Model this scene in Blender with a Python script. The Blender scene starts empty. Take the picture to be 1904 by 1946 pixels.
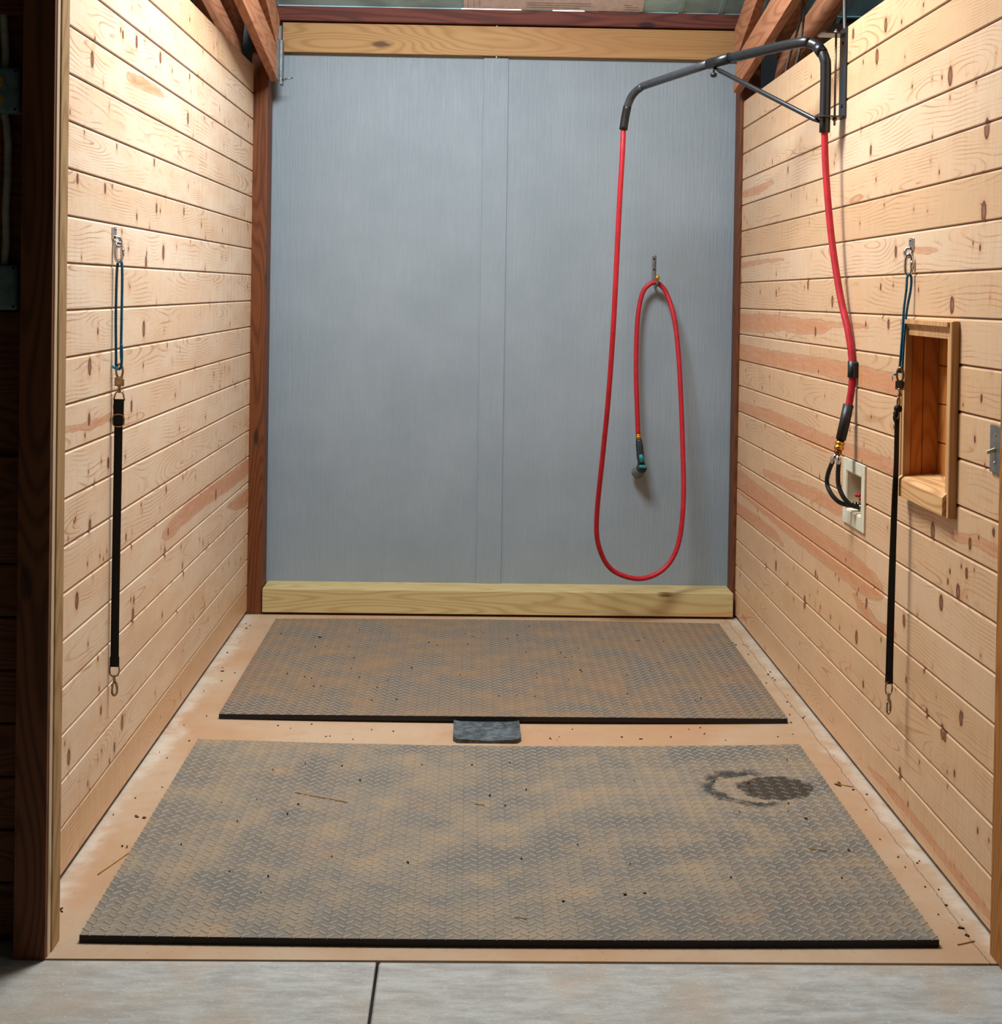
import bpy, bmesh, math, random
import numpy as np
from mathutils import Vector, Matrix

# ------------------------------------------------------------------ camera, world, lights, exposure
SC = bpy.context.scene
COL = SC.collection
SC.view_settings.view_transform = 'Standard'
SC.view_settings.look = 'None'
SC.view_settings.gamma = 1.0
SC.view_settings.use_curve_mapping = False
SC.view_settings.exposure = 0.0

PITCH, YAW, ROLL = 0.0131, 0.0208, 0.0155
cam = bpy.data.cameras.new('camera')
cam.sensor_fit = 'AUTO'; cam.sensor_width = 36.0
cam.lens = 2600.0 / 1946.0 * 36.0
cam.shift_x = 0.0; cam.shift_y = -(973.0 - 584.56) / 1946.0
cam.clip_start = 0.05
co = bpy.data.objects.new('camera', cam); COL.objects.link(co)
F = Vector((math.sin(YAW) * math.cos(PITCH), math.cos(YAW) * math.cos(PITCH), -math.sin(PITCH)))
r = Vector((math.cos(YAW), -math.sin(YAW), 0)); u = r.cross(F)
r2 = math.cos(ROLL) * r + math.sin(ROLL) * u
u2 = -math.sin(ROLL) * r + math.cos(ROLL) * u
M = Matrix((r2, u2, -F)).transposed().to_4x4(); M.translation = Vector((0, 0, 1.6))
co.matrix_world = M
SC.camera = co

w = bpy.data.worlds.new('sky'); SC.world = w; w.use_nodes = True
bg = w.node_tree.nodes['Background']
bg.inputs[0].default_value = (0.80, 0.90, 1.0, 1); bg.inputs[1].default_value = 3.0

def area_light(name, loc, aim, sx, sy, power, color):
    l = bpy.data.lights.new(name, 'AREA'); l.shape = 'RECTANGLE'; l.size = sx; l.size_y = sy
    l.energy = power; l.color = color
    o = bpy.data.objects.new(name, l); COL.objects.link(o); o.location = loc
    o.rotation_euler = (Vector(aim) - Vector(loc)).to_track_quat('-Z', 'Y').to_euler()
    return o
# daylight falling through the skylight over the stall, and through the barn aisle door on the right
area_light('skylight_daylight', (-0.12, 4.62, 3.74), (-0.12, 4.62, 0), 1.0, 0.8, 176, (0.91, 0.965, 1.0))
area_light('aisle_door_daylight', (4.9, 1.2, 1.5), (0.0, 2.6, 0.0), 2.6, 2.6, 45, (0.84, 0.92, 1.0))

# ------------------------------------------------------------------ helpers
def lin(c):
    return tuple(((x / 255) / 12.92 if x / 255 <= 0.04045 else ((x / 255 + 0.055) / 1.055) ** 2.4) for x in c)

class MB:
    """collects shapes in world coordinates"""
    def __init__(s): s.bm = bmesh.new()
    def box(s, x0, x1, y0, y1, z0, z1, bev=0.0, seg=1):
        b = bmesh.new()
        bmesh.ops.create_cube(b, size=1)
        for v in b.verts:
            v.co = ((x0 + x1) / 2 + v.co.x * (x1 - x0), (y0 + y1) / 2 + v.co.y * (y1 - y0), (z0 + z1) / 2 + v.co.z * (z1 - z0))
        if bev > 0:
            bmesh.ops.bevel(b, geom=b.edges[:], offset=bev, segments=seg, affect='EDGES', profile=0.5)
        s.join(b); return s
    def join(s, b, mat=None):
        if mat is not None: bmesh.ops.transform(b, matrix=mat, verts=b.verts[:])
        t = bpy.data.meshes.new('t'); b.to_mesh(t); b.free(); s.bm.from_mesh(t); bpy.data.meshes.remove(t)
    def prism(s, pts, axis, a0, a1, bev=0.0):
        """2D outline (in the two other axes, in order x<y<z) extruded along axis"""
        b = bmesh.new()
        def P(p, a):
            return {'x': (a, p[0], p[1]), 'y': (p[0], a, p[1]), 'z': (p[0], p[1], a)}[axis]
        lo = [b.verts.new(P(p, a0)) for p in pts]; hi = [b.verts.new(P(p, a1)) for p in pts]
        n = len(pts)
        b.faces.new(lo); b.faces.new(hi)
        for i in range(n): b.faces.new((lo[i], lo[(i + 1) % n], hi[(i + 1) % n], hi[i]))
        bmesh.ops.recalc_face_normals(b, faces=b.faces[:])
        if bev > 0: bmesh.ops.bevel(b, geom=b.edges[:], offset=bev, segments=2, affect='EDGES', profile=0.5)
        s.join(b); return s
    def tube(s, pts, rad, seg=12, closed=False, smooth=0, width=None, thick=None, wdir=None):
        """round tube, or a ribbon of width x thick when width is given; wdir = list of width directions"""
        pts = [Vector(p) for p in pts]
        rads = list(rad) if hasattr(rad, '__len__') else [rad] * len(pts)
        if smooth:
            P, Rr = [], []; n = len(pts)
            rng = n if closed else n - 1
            for i in range(rng):
                p1, p2 = pts[i], pts[(i + 1) % n]
                p0 = pts[i - 1] if (i > 0 or closed) else 2 * p1 - p2
                p3 = pts[(i + 2) % n] if (i + 2 < n or closed) else 2 * p2 - p1
                for k in range(smooth):
                    t = k / smooth
                    P.append(0.5 * ((2 * p1) + (p2 - p0) * t + (2 * p0 - 5 * p1 + 4 * p2 - p3) * t * t + (3 * p1 - p0 - 3 * p2 + p3) * t ** 3))
                    Rr.append(rads[i] * (1 - t) + rads[(i + 1) % n] * t)
            if not closed: P.append(pts[-1]); Rr.append(rads[-1])
            if wdir and not closed:
                W = []
                for i in range(rng):
                    for k in range(smooth): W.append((Vector(wdir[i]) * (1 - k / smooth) + Vector(wdir[i + 1]) * (k / smooth)))
                W.append(Vector(wdir[-1])); wdir = W
            pts, rads = P, Rr
        n = len(pts); tang = []
        for i in range(n):
            a = pts[i - 1] if (i > 0 or closed) else pts[i]
            b = pts[(i + 1) % n] if (i < n - 1 or closed) else pts[i]
            tang.append((b - a).normalized())
        ref = Vector((0, 0, 1)) if abs(tang[0].z) < 0.9 else Vector((1, 0, 0))
        nrm = (ref - tang[0] * ref.dot(tang[0])).normalized()
        bm = s.bm; rings = []
        for i in range(n):
            if i > 0:
                nrm = nrm - tang[i] * nrm.dot(tang[i]); nrm.normalize()
            bi = tang[i].cross(nrm)
            if width is not None:
                W = Vector(wdir[i]) if wdir else nrm
                W = (W - tang[i] * W.dot(tang[i])).normalized(); B = tang[i].cross(W)
                h, t = width / 2, thick / 2
                ring = [bm.verts.new(pts[i] + W * a + B * c) for a, c in ((-h, -t), (h, -t), (h, t), (-h, t))]
            else:
                ring = [bm.verts.new(pts[i] + rads[i] * (math.cos(2 * math.pi * k / seg) * nrm + math.sin(2 * math.pi * k / seg) * bi)) for k in range(seg)]
            rings.append(ring)
        m = len(rings[0])
        for i in range(n if closed else n - 1):
            A, Bq = rings[i], rings[(i + 1) % n]
            off = 0
            if closed and i == n - 1 and width is None:
                off = min(range(m), key=lambda o: (A[0].co - Bq[o].co).length)
            for k in range(m):
                f = bm.faces.new((A[k], A[(k + 1) % m], Bq[(k + 1 + off) % m], Bq[(k + off) % m])); f.smooth = width is None
        if not closed:
            bm.faces.new(rings[0][::-1]); bm.faces.new(rings[-1])
        return s
    def cyl(s, p0, p1, r0, r1=None, seg=20):
        return s.tube([p0, p1], [r0, r0 if r1 is None else r1], seg)
    def ring(s, c, rx, rz, rad, ax=(1, 0, 0), az=(0, 0, 1), n=28, seg=8, power=2.0):
        c = Vector(c); ax = Vector(ax); az = Vector(az); P = []
        for k in range(n):
            t = 2 * math.pi * k / n; a, b = math.cos(t), math.sin(t)
            P.append(c + ax * rx * math.copysign(abs(a) ** (2 / power), a) + az * rz * math.copysign(abs(b) ** (2 / power), b))
        return s.tube(P, rad, seg, closed=True)
    def lathe(s, base, axis, prof, seg=24):
        axis = Vector(axis).normalized(); base = Vector(base)
        ref = Vector((0, 0, 1)) if abs(axis.z) < 0.9 else Vector((1, 0, 0))
        a = (ref - axis * ref.dot(axis)).normalized(); b = axis.cross(a); bm = s.bm; rings = []
        for rr, h in prof:
            rings.append([bm.verts.new(base + axis * h + rr * (math.cos(2 * math.pi * k / seg) * a + math.sin(2 * math.pi * k / seg) * b)) for k in range(seg)])
        for i in range(len(rings) - 1):
            for k in range(seg):
                f = bm.faces.new((rings[i][k], rings[i][(k + 1) % seg], rings[i + 1][(k + 1) % seg], rings[i + 1][k]))
                f.smooth = True
        bm.faces.new(rings[0][::-1]); bm.faces.new(rings[-1]); return s
    def sphere(s, c, rx, ry=None, rz=None, seg=16):
        b = bmesh.new(); bmesh.ops.create_uvsphere(b, u_segments=seg, v_segments=seg // 2, radius=1)
        for f in b.faces: f.smooth = True
        s.join(b, Matrix.Translation(Vector(c)) @ Matrix.Diagonal((rx, ry or rx, rz or rx, 1))); return s
    def build(s, name, mat, parent=None, label=None):
        bmesh.ops.recalc_face_normals(s.bm, faces=s.bm.faces[:])
        base = Vector((0, 0, 0))
        q = parent
        while q is not None:
            base += q.location; q = q.parent
        if parent is None:
            vs = [v.co for v in s.bm.verts]
            lo = [min(v[i] for v in vs) for i in range(3)]; hi = [max(v[i] for v in vs) for i in range(3)]
            base = Vector(((lo[0] + hi[0]) / 2, (lo[1] + hi[1]) / 2, lo[2]))
        bmesh.ops.translate(s.bm, verts=s.bm.verts[:], vec=-base)
        me = bpy.data.meshes.new(name); s.bm.to_mesh(me); s.bm.free()
        me.materials.append(mat)
        o = bpy.data.objects.new(name, me); COL.objects.link(o)
        if parent is not None: o.parent = parent
        else: o.location = base
        if label: o['label'] = label
        return o

def tag(o, label, cat, group=None, kind=None):
    o['label'] = label; o['category'] = cat
    if group: o['group'] = group
    if kind: o['kind'] = kind
    return o
def thing(name, label, cat, loc, group=None):
    o = bpy.data.objects.new(name, None); COL.objects.link(o); o.location = loc; o.empty_display_size = 0.1
    return tag(o, label, cat, group)
def struct(o, label=None, cat=None):
    o['kind'] = 'structure'
    if label: o['label'] = label
    if cat: o['category'] = cat
    return o

# ------------------------------------------------------------------ materials
class NT:
    def __init__(s, name):
        s.m = bpy.data.materials.new(name); s.m.use_nodes = True; s.t = s.m.node_tree
        s.b = s.t.nodes['Principled BSDF']
    def n(s, typ, **kw):
        nd = s.t.nodes.new(typ)
        for k, v in kw.items(): setattr(nd, k, v)
        return nd
    def l(s, a, b): s.t.links.new(a, b)
    def put(s, sock, v):
        if hasattr(v, 'is_output'): s.l(v, sock)
        else: sock.default_value = v
    def math(s, op, a, b=0.0, c=0.0, clamp=False):
        nd = s.n('ShaderNodeMath', operation=op, use_clamp=clamp)
        s.put(nd.inputs[0], a); s.put(nd.inputs[1], b); s.put(nd.inputs[2], c); return nd.outputs[0]
    def mix(s, f, a, b, blend='MIX'):
        nd = s.n('ShaderNodeMix', data_type='RGBA', blend_type=blend)
        s.put(nd.inputs[0], f); s.put(nd.inputs[6], a); s.put(nd.inputs[7], b); return nd.outputs[2]
    def ramp(s, v, lo, hi, a=0.0, b=1.0):
        nd = s.n('ShaderNodeMapRange'); nd.interpolation_type = 'SMOOTHSTEP'
        s.put(nd.inputs[0], v)
        for i, x in zip((1, 2, 3, 4), (lo, hi, a, b)): nd.inputs[i].default_value = x
        return nd.outputs[0]
    def obj(s, scale=(1, 1, 1), rot=(0, 0, 0), loc=(0, 0, 0)):
        tc = s.n('ShaderNodeTexCoord'); mp = s.n('ShaderNodeMapping')
        s.l(tc.outputs['Object'], mp.inputs[0]); mp.inputs[3].default_value = scale; mp.inputs[2].default_value = rot; mp.inputs[1].default_value = loc
        return mp.outputs[0]
    def noise(s, vec, scale, detail=4, rough=0.55, dist=0.0):
        nd = s.n('ShaderNodeTexNoise'); s.l(vec, nd.inputs['Vector'])
        nd.inputs['Scale'].default_value = scale; nd.inputs['Detail'].default_value = detail
        nd.inputs['Roughness'].default_value = rough; nd.inputs['Distortion'].default_value = dist
        return nd.outputs[0]
    def attr(s, name): return s.n('ShaderNodeAttribute', attribute_name=name).outputs['Fac']
    def bump(s, h, strength, dist=0.002):
        nd = s.n('ShaderNodeBump'); nd.inputs['Strength'].default_value = strength; nd.inputs['Distance'].default_value = dist
        s.put(nd.inputs['Height'], h); s.l(nd.outputs[0], s.b.inputs['Normal'])
    def out(s, color, rough=0.6, spec=0.4, metal=0.0, coat=0.0):
        s.put(s.b.inputs['Base Color'], color); s.put(s.b.inputs['Roughness'], rough)
        s.b.inputs['Specular IOR Level'].default_value = spec; s.put(s.b.inputs['Metallic'], metal)
        if coat: s.b.inputs['Coat Weight'].default_value = coat
        return s.m

def C(*c): return lin(c) + (1,)

def simple(name, c, rough=0.5, spec=0.4, metal=0.0, var=0.12, scale=30, bump=0.0):
    t = NT(name); v = t.obj(); nz = t.noise(v, scale, 4)
    col = t.mix(t.ramp(nz, 0.3, 0.7), C(*[max(0, x * (1 - var)) for x in c]), C(*[min(255, x * (1 + var * 0.6)) for x in c]))
    if bump: t.bump(nz, bump, 0.002)
    return t.out(col, rough, spec, metal)

def lumber(name, light, dark, axis='x', ring=26, knots=0.5, knotc=(70, 38, 24), rough=0.6, streak=None, ripple=0.25, seed=0.0):
    """sawn softwood: stretched grain along axis, growth-ring bands and a few dark knots"""
    t = NT(name)
    st = {'x': (0.12, 1, 1), 'y': (1, 0.12, 1), 'z': (1, 1, 0.12)}[axis]
    v = t.obj(st, loc=(seed, seed * 1.7, seed * 0.6))
    warp = t.noise(v, 4.0, 3, 0.5)
    wv = t.n('ShaderNodeTexNoise'); t.l(v, wv.inputs['Vector']); wv.inputs['Scale'].default_value = 7.0; wv.inputs['Detail'].default_value = 1.0
    ph = t.math('MULTIPLY', wv.outputs[0], ring)
    band = t.math('POWER', t.math('MULTIPLY_ADD', t.math('SINE', t.math('MULTIPLY', ph, 6.2832)), 0.5, 0.5), 2.2)
    fine = t.noise(t.obj({'x': (0.6, 9, 9), 'y': (9, 0.6, 9), 'z': (9, 9, 0.6)}[axis]), 14, 3, 0.6)
    col = t.mix(t.math('MULTIPLY', band, 0.65), C(*light), C(*dark))
    col = t.mix(t.math('MULTIPLY', fine, 0.35), col, C(*dark))
    if streak:
        col = t.mix(t.ramp(t.noise(v, 2.2, 3, 0.6, 0.4), 0.5, 0.62, 0, 0.75), col, C(*streak))
    if knots:
        vo = t.n('ShaderNodeTexVoronoi'); t.l(t.obj({'x': (2.2, 6, 6), 'y': (6, 2.2, 6), 'z': (6, 6, 2.2)}[axis], loc=(seed + 0.3, seed, 0.4)), vo.inputs['Vector'])
        vo.inputs['Scale'].default_value = 1.0
        d = t.math('ADD', vo.outputs['Distance'], t.math('MULTIPLY', t.math('SUBTRACT', fine, 0.5), 0.1))
        k = t.ramp(d, 0.06, 0.13, knots, 0.0)
        col = t.mix(k, col, C(*knotc))
    t.bump(t.math('ADD', band, t.math('MULTIPLY', fine, 2.0)), ripple, 0.0008)
    return t.out(col, rough, 0.3)

def pine_panel():
    t = NT('varnished_pine_boards')
    tone, red, knot, phase, gr = [t.attr(a) for a in ('tone', 'red', 'knot', 'phase', 'gr')]
    v = t.obj(); vs = t.obj((10, 1.2, 14))
    fine = t.noise(t.obj((1, 1.5, 40)), 9, 4, 0.65)
    base = t.mix(tone, C(231, 208, 181), C(205, 167, 127))
    mott = t.noise(t.obj((1, 0.5, 2.2)), 5, 3, 0.5)
    base = t.mix(t.ramp(mott, 0.35, 0.7, 0, 0.45), base, C(216, 174, 132))
    # late-wood rings
    fr = t.math('FRACT', phase)
    line = t.math('MULTIPLY', t.ramp(fr, 0.62, 0.90), t.ramp(fr, 0.92, 1.0, 1.0, 0.0))
    brk = t.ramp(t.noise(t.obj((1, 0.8, 3)), 5, 3), 0.38, 0.68)
    col = t.mix(t.math('MULTIPLY', t.math('MULTIPLY', line, brk), 0.8), base, C(172, 120, 76))
    col = t.mix(t.ramp(fine, 0.4, 0.75, 0, 0.16), col, C(196, 146, 100))
    # heartwood streaks
    rn = t.math('ADD', red, t.math('MULTIPLY', t.math('SUBTRACT', t.noise(t.obj((1, 2.0, 8)), 7, 4, 0.6), 0.5), 0.020))
    rm = t.math('MULTIPLY', t.ramp(rn, -0.012, 0.006, 1.0, 0.0), t.ramp(t.noise(t.obj((1, 1.6, 16)), 5, 4, 0.65), 0.22, 0.55, 0.45, 1.0))
    rim = t.math('MULTIPLY', t.ramp(rn, -0.006, -0.001), t.ramp(rn, 0.0, 0.004, 1.0, 0.0))
    redc = t.mix(t.noise(t.obj((1, 1, 9)), 9, 3), C(208, 150, 104), C(186, 112, 72))
    col = t.mix(t.math('MULTIPLY', rm, 0.85), col, redc)
    col = t.mix(t.math('MULTIPLY', rim, 0.4), col, C(164, 96, 62))
    # knots with a pale-brown halo and a dark rim
    kn = t.math('ADD', knot, t.math('MULTIPLY', t.math('SUBTRACT', t.noise(v, 90, 3), 0.5), 0.005))
    col = t.mix(t.ramp(kn, 0.0, 0.016, 0.5, 0.0), col, C(200, 142, 98))
    core = t.ramp(kn, -0.0015, 0.0015, 1.0, 0.0)
    kc = t.mix(t.ramp(kn, -0.010, -0.001), C(140, 88, 56), C(70, 38, 24))
    col = t.mix(t.math('MULTIPLY', core, 0.96), col, kc)
    # groove bottom between boards is a darker brown
    col = t.mix(gr, col, C(120, 78, 48))
    rip = t.noise(t.obj((1, 7, 1.4)), 3.5, 3, 0.55)
    h = t.math('ADD', t.math('MULTIPLY', rip, 3.0), t.math('MULTIPLY', fine, 0.25))
    t.bump(h, 0.45, 0.003)
    return t.out(col, t.ramp(fine, 0.2, 0.8, 0.32, 0.46), 0.5)

def concrete_tan():
    OFFX = 0.12 - 0.10
    t = NT('clay_stained_concrete'); v = t.obj()
    n1 = t.noise(v, 2.2, 5, 0.6); n2 = t.noise(v, 9, 6, 0.65); n3 = t.noise(v, 70, 4, 0.7)
    col = t.mix(t.ramp(n1, 0.35, 0.68), C(174, 149, 122), C(170, 133, 100))
    col = t.mix(t.ramp(n2, 0.5, 0.75, 0, 0.5), col, C(160, 128, 100))
    sep = t.n('ShaderNodeSeparateXYZ'); t.l(v, sep.inputs[0])
    wob = t.math('MULTIPLY', t.math('SUBTRACT', t.noise(v, 4, 4, 0.65), 0.5), 0.22)
    # white lime bloom along the wall feet
    e = t.math('ADD', t.math('ABSOLUTE', t.math('SUBTRACT', sep.outputs[0], OFFX)), wob)
    bloom = t.ramp(e, 1.12, 1.20)
    col = t.mix(t.math('MULTIPLY', bloom, t.ramp(n2, 0.3, 0.6, 0.1, 0.8)), col, C(196, 184, 168))
    ck = t.math('ABSOLUTE', t.math('ADD', t.math('SUBTRACT', sep.outputs[0], 1.165), t.math('MULTIPLY', t.math('SUBTRACT', t.noise(v, 6, 5, 0.7), 0.5), 0.035)))
    col = t.mix(t.ramp(ck, 0.0007, 0.0018, 0.75, 0.0), col, C(70, 54, 42))
    col = t.mix(t.ramp(n3, 0.62, 0.72, 0, 0.5), col, C(112, 88, 68))
    t.bump(t.math('ADD', n3, n2), 0.25, 0.003)
    return t.out(col, 0.75, 0.3)

def concrete_grey():
    t = NT('broomed_grey_concrete'); v = t.obj()
    n1 = t.noise(v, 3.0, 5, 0.6); n2 = t.noise(t.obj((1, 3.5, 1)), 7, 6, 0.75); n3 = t.noise(v, 60, 4, 0.7)
    col = t.mix(t.ramp(n2, 0.3, 0.7), C(141, 138, 131), C(174, 173, 167))
    col = t.mix(t.ramp(n1, 0.44, 0.66, 0, 0.65), col, C(164, 144, 122))
    col = t.mix(t.ramp(n3, 0.62, 0.75, 0, 0.35), col, C(96, 90, 84))
    t.bump(t.math('ADD', n2, t.math('MULTIPLY', n3, 0.8)), 0.45, 0.003)
    col = t.mix(t.ramp(t.noise(v, 130, 3, 0.7), 0.58, 0.7, 0, 0.35), col, C(210, 208, 200))
    t.put(t.b.inputs['Base Color'], col)
    return t.out(col, 0.7, 0.35)

def rubber_mat(name, seed, wet=None, cut=0.47, clay1=(124, 113, 98), clay2=(140, 120, 94), clay3=(160, 121, 86)):
    t = NT(name); v = t.obj(loc=(seed, seed * 2, 0)); w0 = t.obj()
    a = t.noise(v, 2.4, 5, 0.62, 0.3); b = t.noise(v, 8, 5, 0.65); c = t.noise(v, 55, 4, 0.7)
    bar = t.attr('bar')
    dust = t.math('ADD', t.math('MULTIPLY', a, 0.75), t.math('ADD', t.math('MULTIPLY', b, 0.35), t.math('MULTIPLY', c, 0.15)))
    dm = t.ramp(dust, cut + 0.08, cut + 0.36, 0.28, 1.0)
    rub = t.mix(bar, C(80, 78, 74), C(142, 138, 128))
    clay = t.mix(t.ramp(b, 0.35, 0.7), C(*clay1), C(*clay2))
    clay = t.mix(t.ramp(t.noise(v, 3.1, 4, 0.6), 0.58, 0.72, 0, 0.5), clay, C(*clay3))
    clay = t.mix(t.math('MULTIPLY', bar, 0.25), clay, C(168, 156, 138))
    col = t.mix(dm, rub, clay)
    col = t.mix(t.ramp(c, 0.62, 0.78, 0, 0.5), col, C(52, 46, 40))
    col = t.mix(t.ramp(bar, -0.5, -0.02, 1, 0), col, C(20, 18, 17))
    rough = 0.62
    if wet:
        sp = t.n('ShaderNodeSeparateXYZ'); t.l(w0, sp.inputs[0])
        nz = t.math('MULTIPLY', t.math('SUBTRACT', t.noise(w0, 14, 4, 0.65), 0.5), 0.9)
        def ell(cx, cy, rx, ry):
            dx = t.math('DIVIDE', t.math('SUBTRACT', sp.outputs[0], cx), rx); dy = t.math('DIVIDE', t.math('SUBTRACT', sp.outputs[1], cy), ry)
            return t.math('ADD', t.math('SQRT', t.math('ADD', t.math('MULTIPLY', dx, dx), t.math('MULTIPLY', dy, dy))), nz)
        (cx, cy) = wet
        d1 = ell(cx, cy, 0.118, 0.105); m1 = t.ramp(d1, 0.92, 1.05, 1, 0)
        d2 = ell(cx - 0.06, cy + 0.0, 0.155, 0.145)
        side = t.ramp(sp.outputs[0], cx - 0.06, cx + 0.01, 1, 0)
        m2 = t.math('MULTIPLY', t.math('MULTIPLY', t.ramp(d2, 0.78, 0.88), t.ramp(d2, 1.02, 1.22, 1, 0)), t.math('MULTIPLY', side, t.ramp(t.noise(w0, 22, 3, 0.6), 0.3, 0.5, 0.35, 1.0)))
        col = t.mix(t.math('MULTIPLY', m2, 0.9), col, C(34, 34, 36))
        col = t.mix(t.math('MULTIPLY', m1, 0.93), col, t.mix(bar, C(48, 39, 28), C(54, 45, 34)))
        rough = t.math('SUBTRACT', 0.62, t.math('MULTIPLY', m1, 0.08))
    t.bump(t.math('ADD', c, b), 0.3, 0.002)
    return t.out(col, rough, 0.4)

def back_panel_mat():
    t = NT('painted_embossed_panel'); v = t.obj()
    g = t.noise(t.obj((16, 16, 0.9)), 5.5, 5, 0.62, 0.35); f = t.noise(v, 220, 3, 0.6); b = t.noise(v, 2.5, 4)
    col = t.mix(t.ramp(b, 0.3, 0.7), C(131, 143, 151), C(139, 150, 158))
    col = t.mix(t.ramp(g, 0.62, 0.74, 0, 0.25), col, C(116, 126, 136))
    col = t.mix(t.ramp(t.noise(v, 26, 3), 0.74, 0.8, 0, 0.25), col, C(110, 104, 100))
    t.bump(t.math('ADD', t.math('MULTIPLY', t.ramp(g, 0.42, 0.62), 1.0), t.math('MULTIPLY', f, 0.35)), 0.5, 0.0015)
    return t.out(col, 0.5, 0.35)

MAT = {}
MAT['pine'] = pine_panel()
MAT['stall_floor'] = concrete_tan()
MAT['aisle_floor'] = concrete_grey()
MAT['back'] = back_panel_mat()
MAT['post'] = lumber('stained_brown_post', (112, 62, 30), (72, 34, 16), 'z', 20, 0.8, (40, 20, 12), 0.55, seed=0.0)
MAT['darkpost'] = lumber('dark_stained_post', (116, 66, 32), (64, 32, 16), 'z', 20, 0.6, (26, 14, 9), 0.6, seed=3.0)
MAT['darkboard'] = lumber('dark_stained_boards', (128, 74, 32), (70, 36, 16), 'x', 22, 0.8, (22, 12, 8), 0.6, seed=5.0)
MAT['treated'] = lumber('treated_jamb_wood', (172, 138, 92), (136, 100, 60), 'z', 18, 0.7, (78, 48, 28), 0.6, seed=1.4)
MAT['ply'] = lumber('pale_plywood_edge', (214, 190, 158), (150, 116, 82), 'z', 30, 0, rough=0.6, seed=2.2)
MAT['amber'] = lumber('amber_stained_jamb', (168, 112, 52), (128, 78, 34), 'z', 18, 0.6, (70, 40, 20), 0.5, seed=4.1)
MAT['header'] = lumber('yellow_pine_header', (178, 140, 90), (148, 106, 60), 'x', 22, 0.9, (84, 48, 34), 0.6, streak=(160, 116, 72), seed=7.3)
MAT['sill'] = lumber('treated_pine_sill', (196, 178, 128), (168, 140, 88), 'x', 16, 0.9, (92, 48, 26), 0.6, streak=(184, 128, 76), seed=9.1)
MAT['redbeam'] = lumber('red_weathered_beam', (112, 60, 48), (66, 32, 30), 'x', 16, 0.95, (48, 24, 30), 0.7, streak=(96, 48, 50), seed=2.7)
MAT['truss'] = lumber('sawn_truss_lumber', (184, 128, 94), (146, 88, 58), 'y', 14, 0.4, (98, 58, 40), 0.7, seed=6.2)
MAT['trim'] = lumber('varnished_trim_wood', (206, 160, 110), (172, 122, 76), 'z', 14, 0, rough=0.45, seed=8.5)
MAT['sillwood'] = lumber('varnished_fir_block', (222, 178, 124), (168, 112, 66), 'y', 26, 0.3, rough=0.5, seed=3.9)
MAT['niche'] = lumber('amber_niche_boards', (204, 134, 66), (170, 100, 44), 'z', 14, 0.7, (100, 50, 22), 0.5, seed=1.1)
MAT['roof'] = simple('weathered_metal_sheet', (170, 214, 224), 0.55, 0.4, 0.0, 0.2, 3)
MAT['wallcover'] = simple('dim_barn_boards', (60, 44, 32), 0.8, 0.2)
MAT['skypane'] = simple('white_translucent_panel', (225, 228, 230), 0.6)
MAT['card'] = simple('pale_printed_board', (232, 224, 226), 0.8, 0.2, 0, 0.05)
MAT['print'] = simple('faint_grey_print', (130, 124, 124), 0.8, 0.1)
MAT['chrome'] = simple('polished_chrome', (205, 205, 205), 0.16, 0.5, 1.0, 0.05)
MAT['nickel'] = simple('worn_nickel', (158, 140, 112), 0.28, 0.5, 1.0, 0.15, 80)
MAT['brass'] = simple('yellow_brass', (214, 158, 60), 0.28, 0.5, 1.0, 0.1)
MAT['rod'] = simple('dull_brown_steel_rod', (112, 92, 80), 0.5, 0.4, 0.4)
MAT['copper'] = simple('copper_brown_fitting', (150, 92, 66), 0.35, 0.5, 1.0, 0.12)
MAT['galv'] = simple('dull_galvanised_steel', (136, 140, 142), 0.42, 0.5, 0.9, 0.15, 60)
MAT['black'] = simple('black_webbing', (16, 16, 18), 0.7, 0.3, 0, 0.2, 200)
MAT['blackrub'] = simple('black_rubber', (20, 20, 22), 0.45, 0.45, 0, 0.15)
MAT['pipe'] = simple('black_powder_coat', (22, 25, 30), 0.34, 0.6, 0.0, 0.1)
MAT['extpipe'] = simple('grey_powder_coat_pipe', (52, 56, 62), 0.42, 0.6, 0.0, 0.1)
MAT['hose'] = simple('red_rubber_hose', (172, 26, 40), 0.48, 0.4, 0, 0.08)
MAT['redhandle'] = simple('red_valve_handle', (190, 20, 34), 0.4)
MAT['rope'] = simple('blue_braided_cord', (30, 92, 124), 0.75, 0.3, 0, 0.35, 240, 0.4)
MAT['ropetip'] = simple('bright_blue_cord_end', (40, 150, 190), 0.7, 0.3)
MAT['cream'] = simple('cream_plastic', (206, 200, 178), 0.45, 0.4, 0, 0.04)
MAT['creamin'] = simple('cream_box_interior', (236, 222, 190), 0.55, 0.4, 0, 0.05)
MAT['boxshade'] = simple('shade_tinted_box_back', (92, 58, 40), 0.7)  # shade inside the recess, put into the colour of the back
MAT['steelplate'] = simple('brushed_steel_plate', (150, 148, 140), 0.38, 0.5, 0.85, 0.1, 40)
MAT['nozzle'] = simple('dark_teal_nozzle_plastic', (34, 44, 50), 0.4, 0.5)
MAT['teal'] = simple('teal_plastic', (20, 124, 128), 0.4, 0.5)
MAT['greycap'] = simple('grey_plastic_rim', (112, 116, 116), 0.5, 0.4)
MAT['greybox'] = simple('painted_grey_steel_box', (120, 140, 136), 0.5, 0.4)
MAT['outlet'] = simple('yellowed_outlet_face', (190, 150, 62), 0.5, 0.4)
MAT['dark'] = simple('dark_slot', (14, 12, 10), 0.8, 0.1)
MAT['conduit'] = simple('flexible_steel_conduit', (215, 208, 180), 0.45, 0.5, 0.2, 0.1)
MAT['cable'] = simple('clear_grey_tubing', (84, 80, 78), 0.35, 0.5)
MAT['belt'] = None
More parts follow.
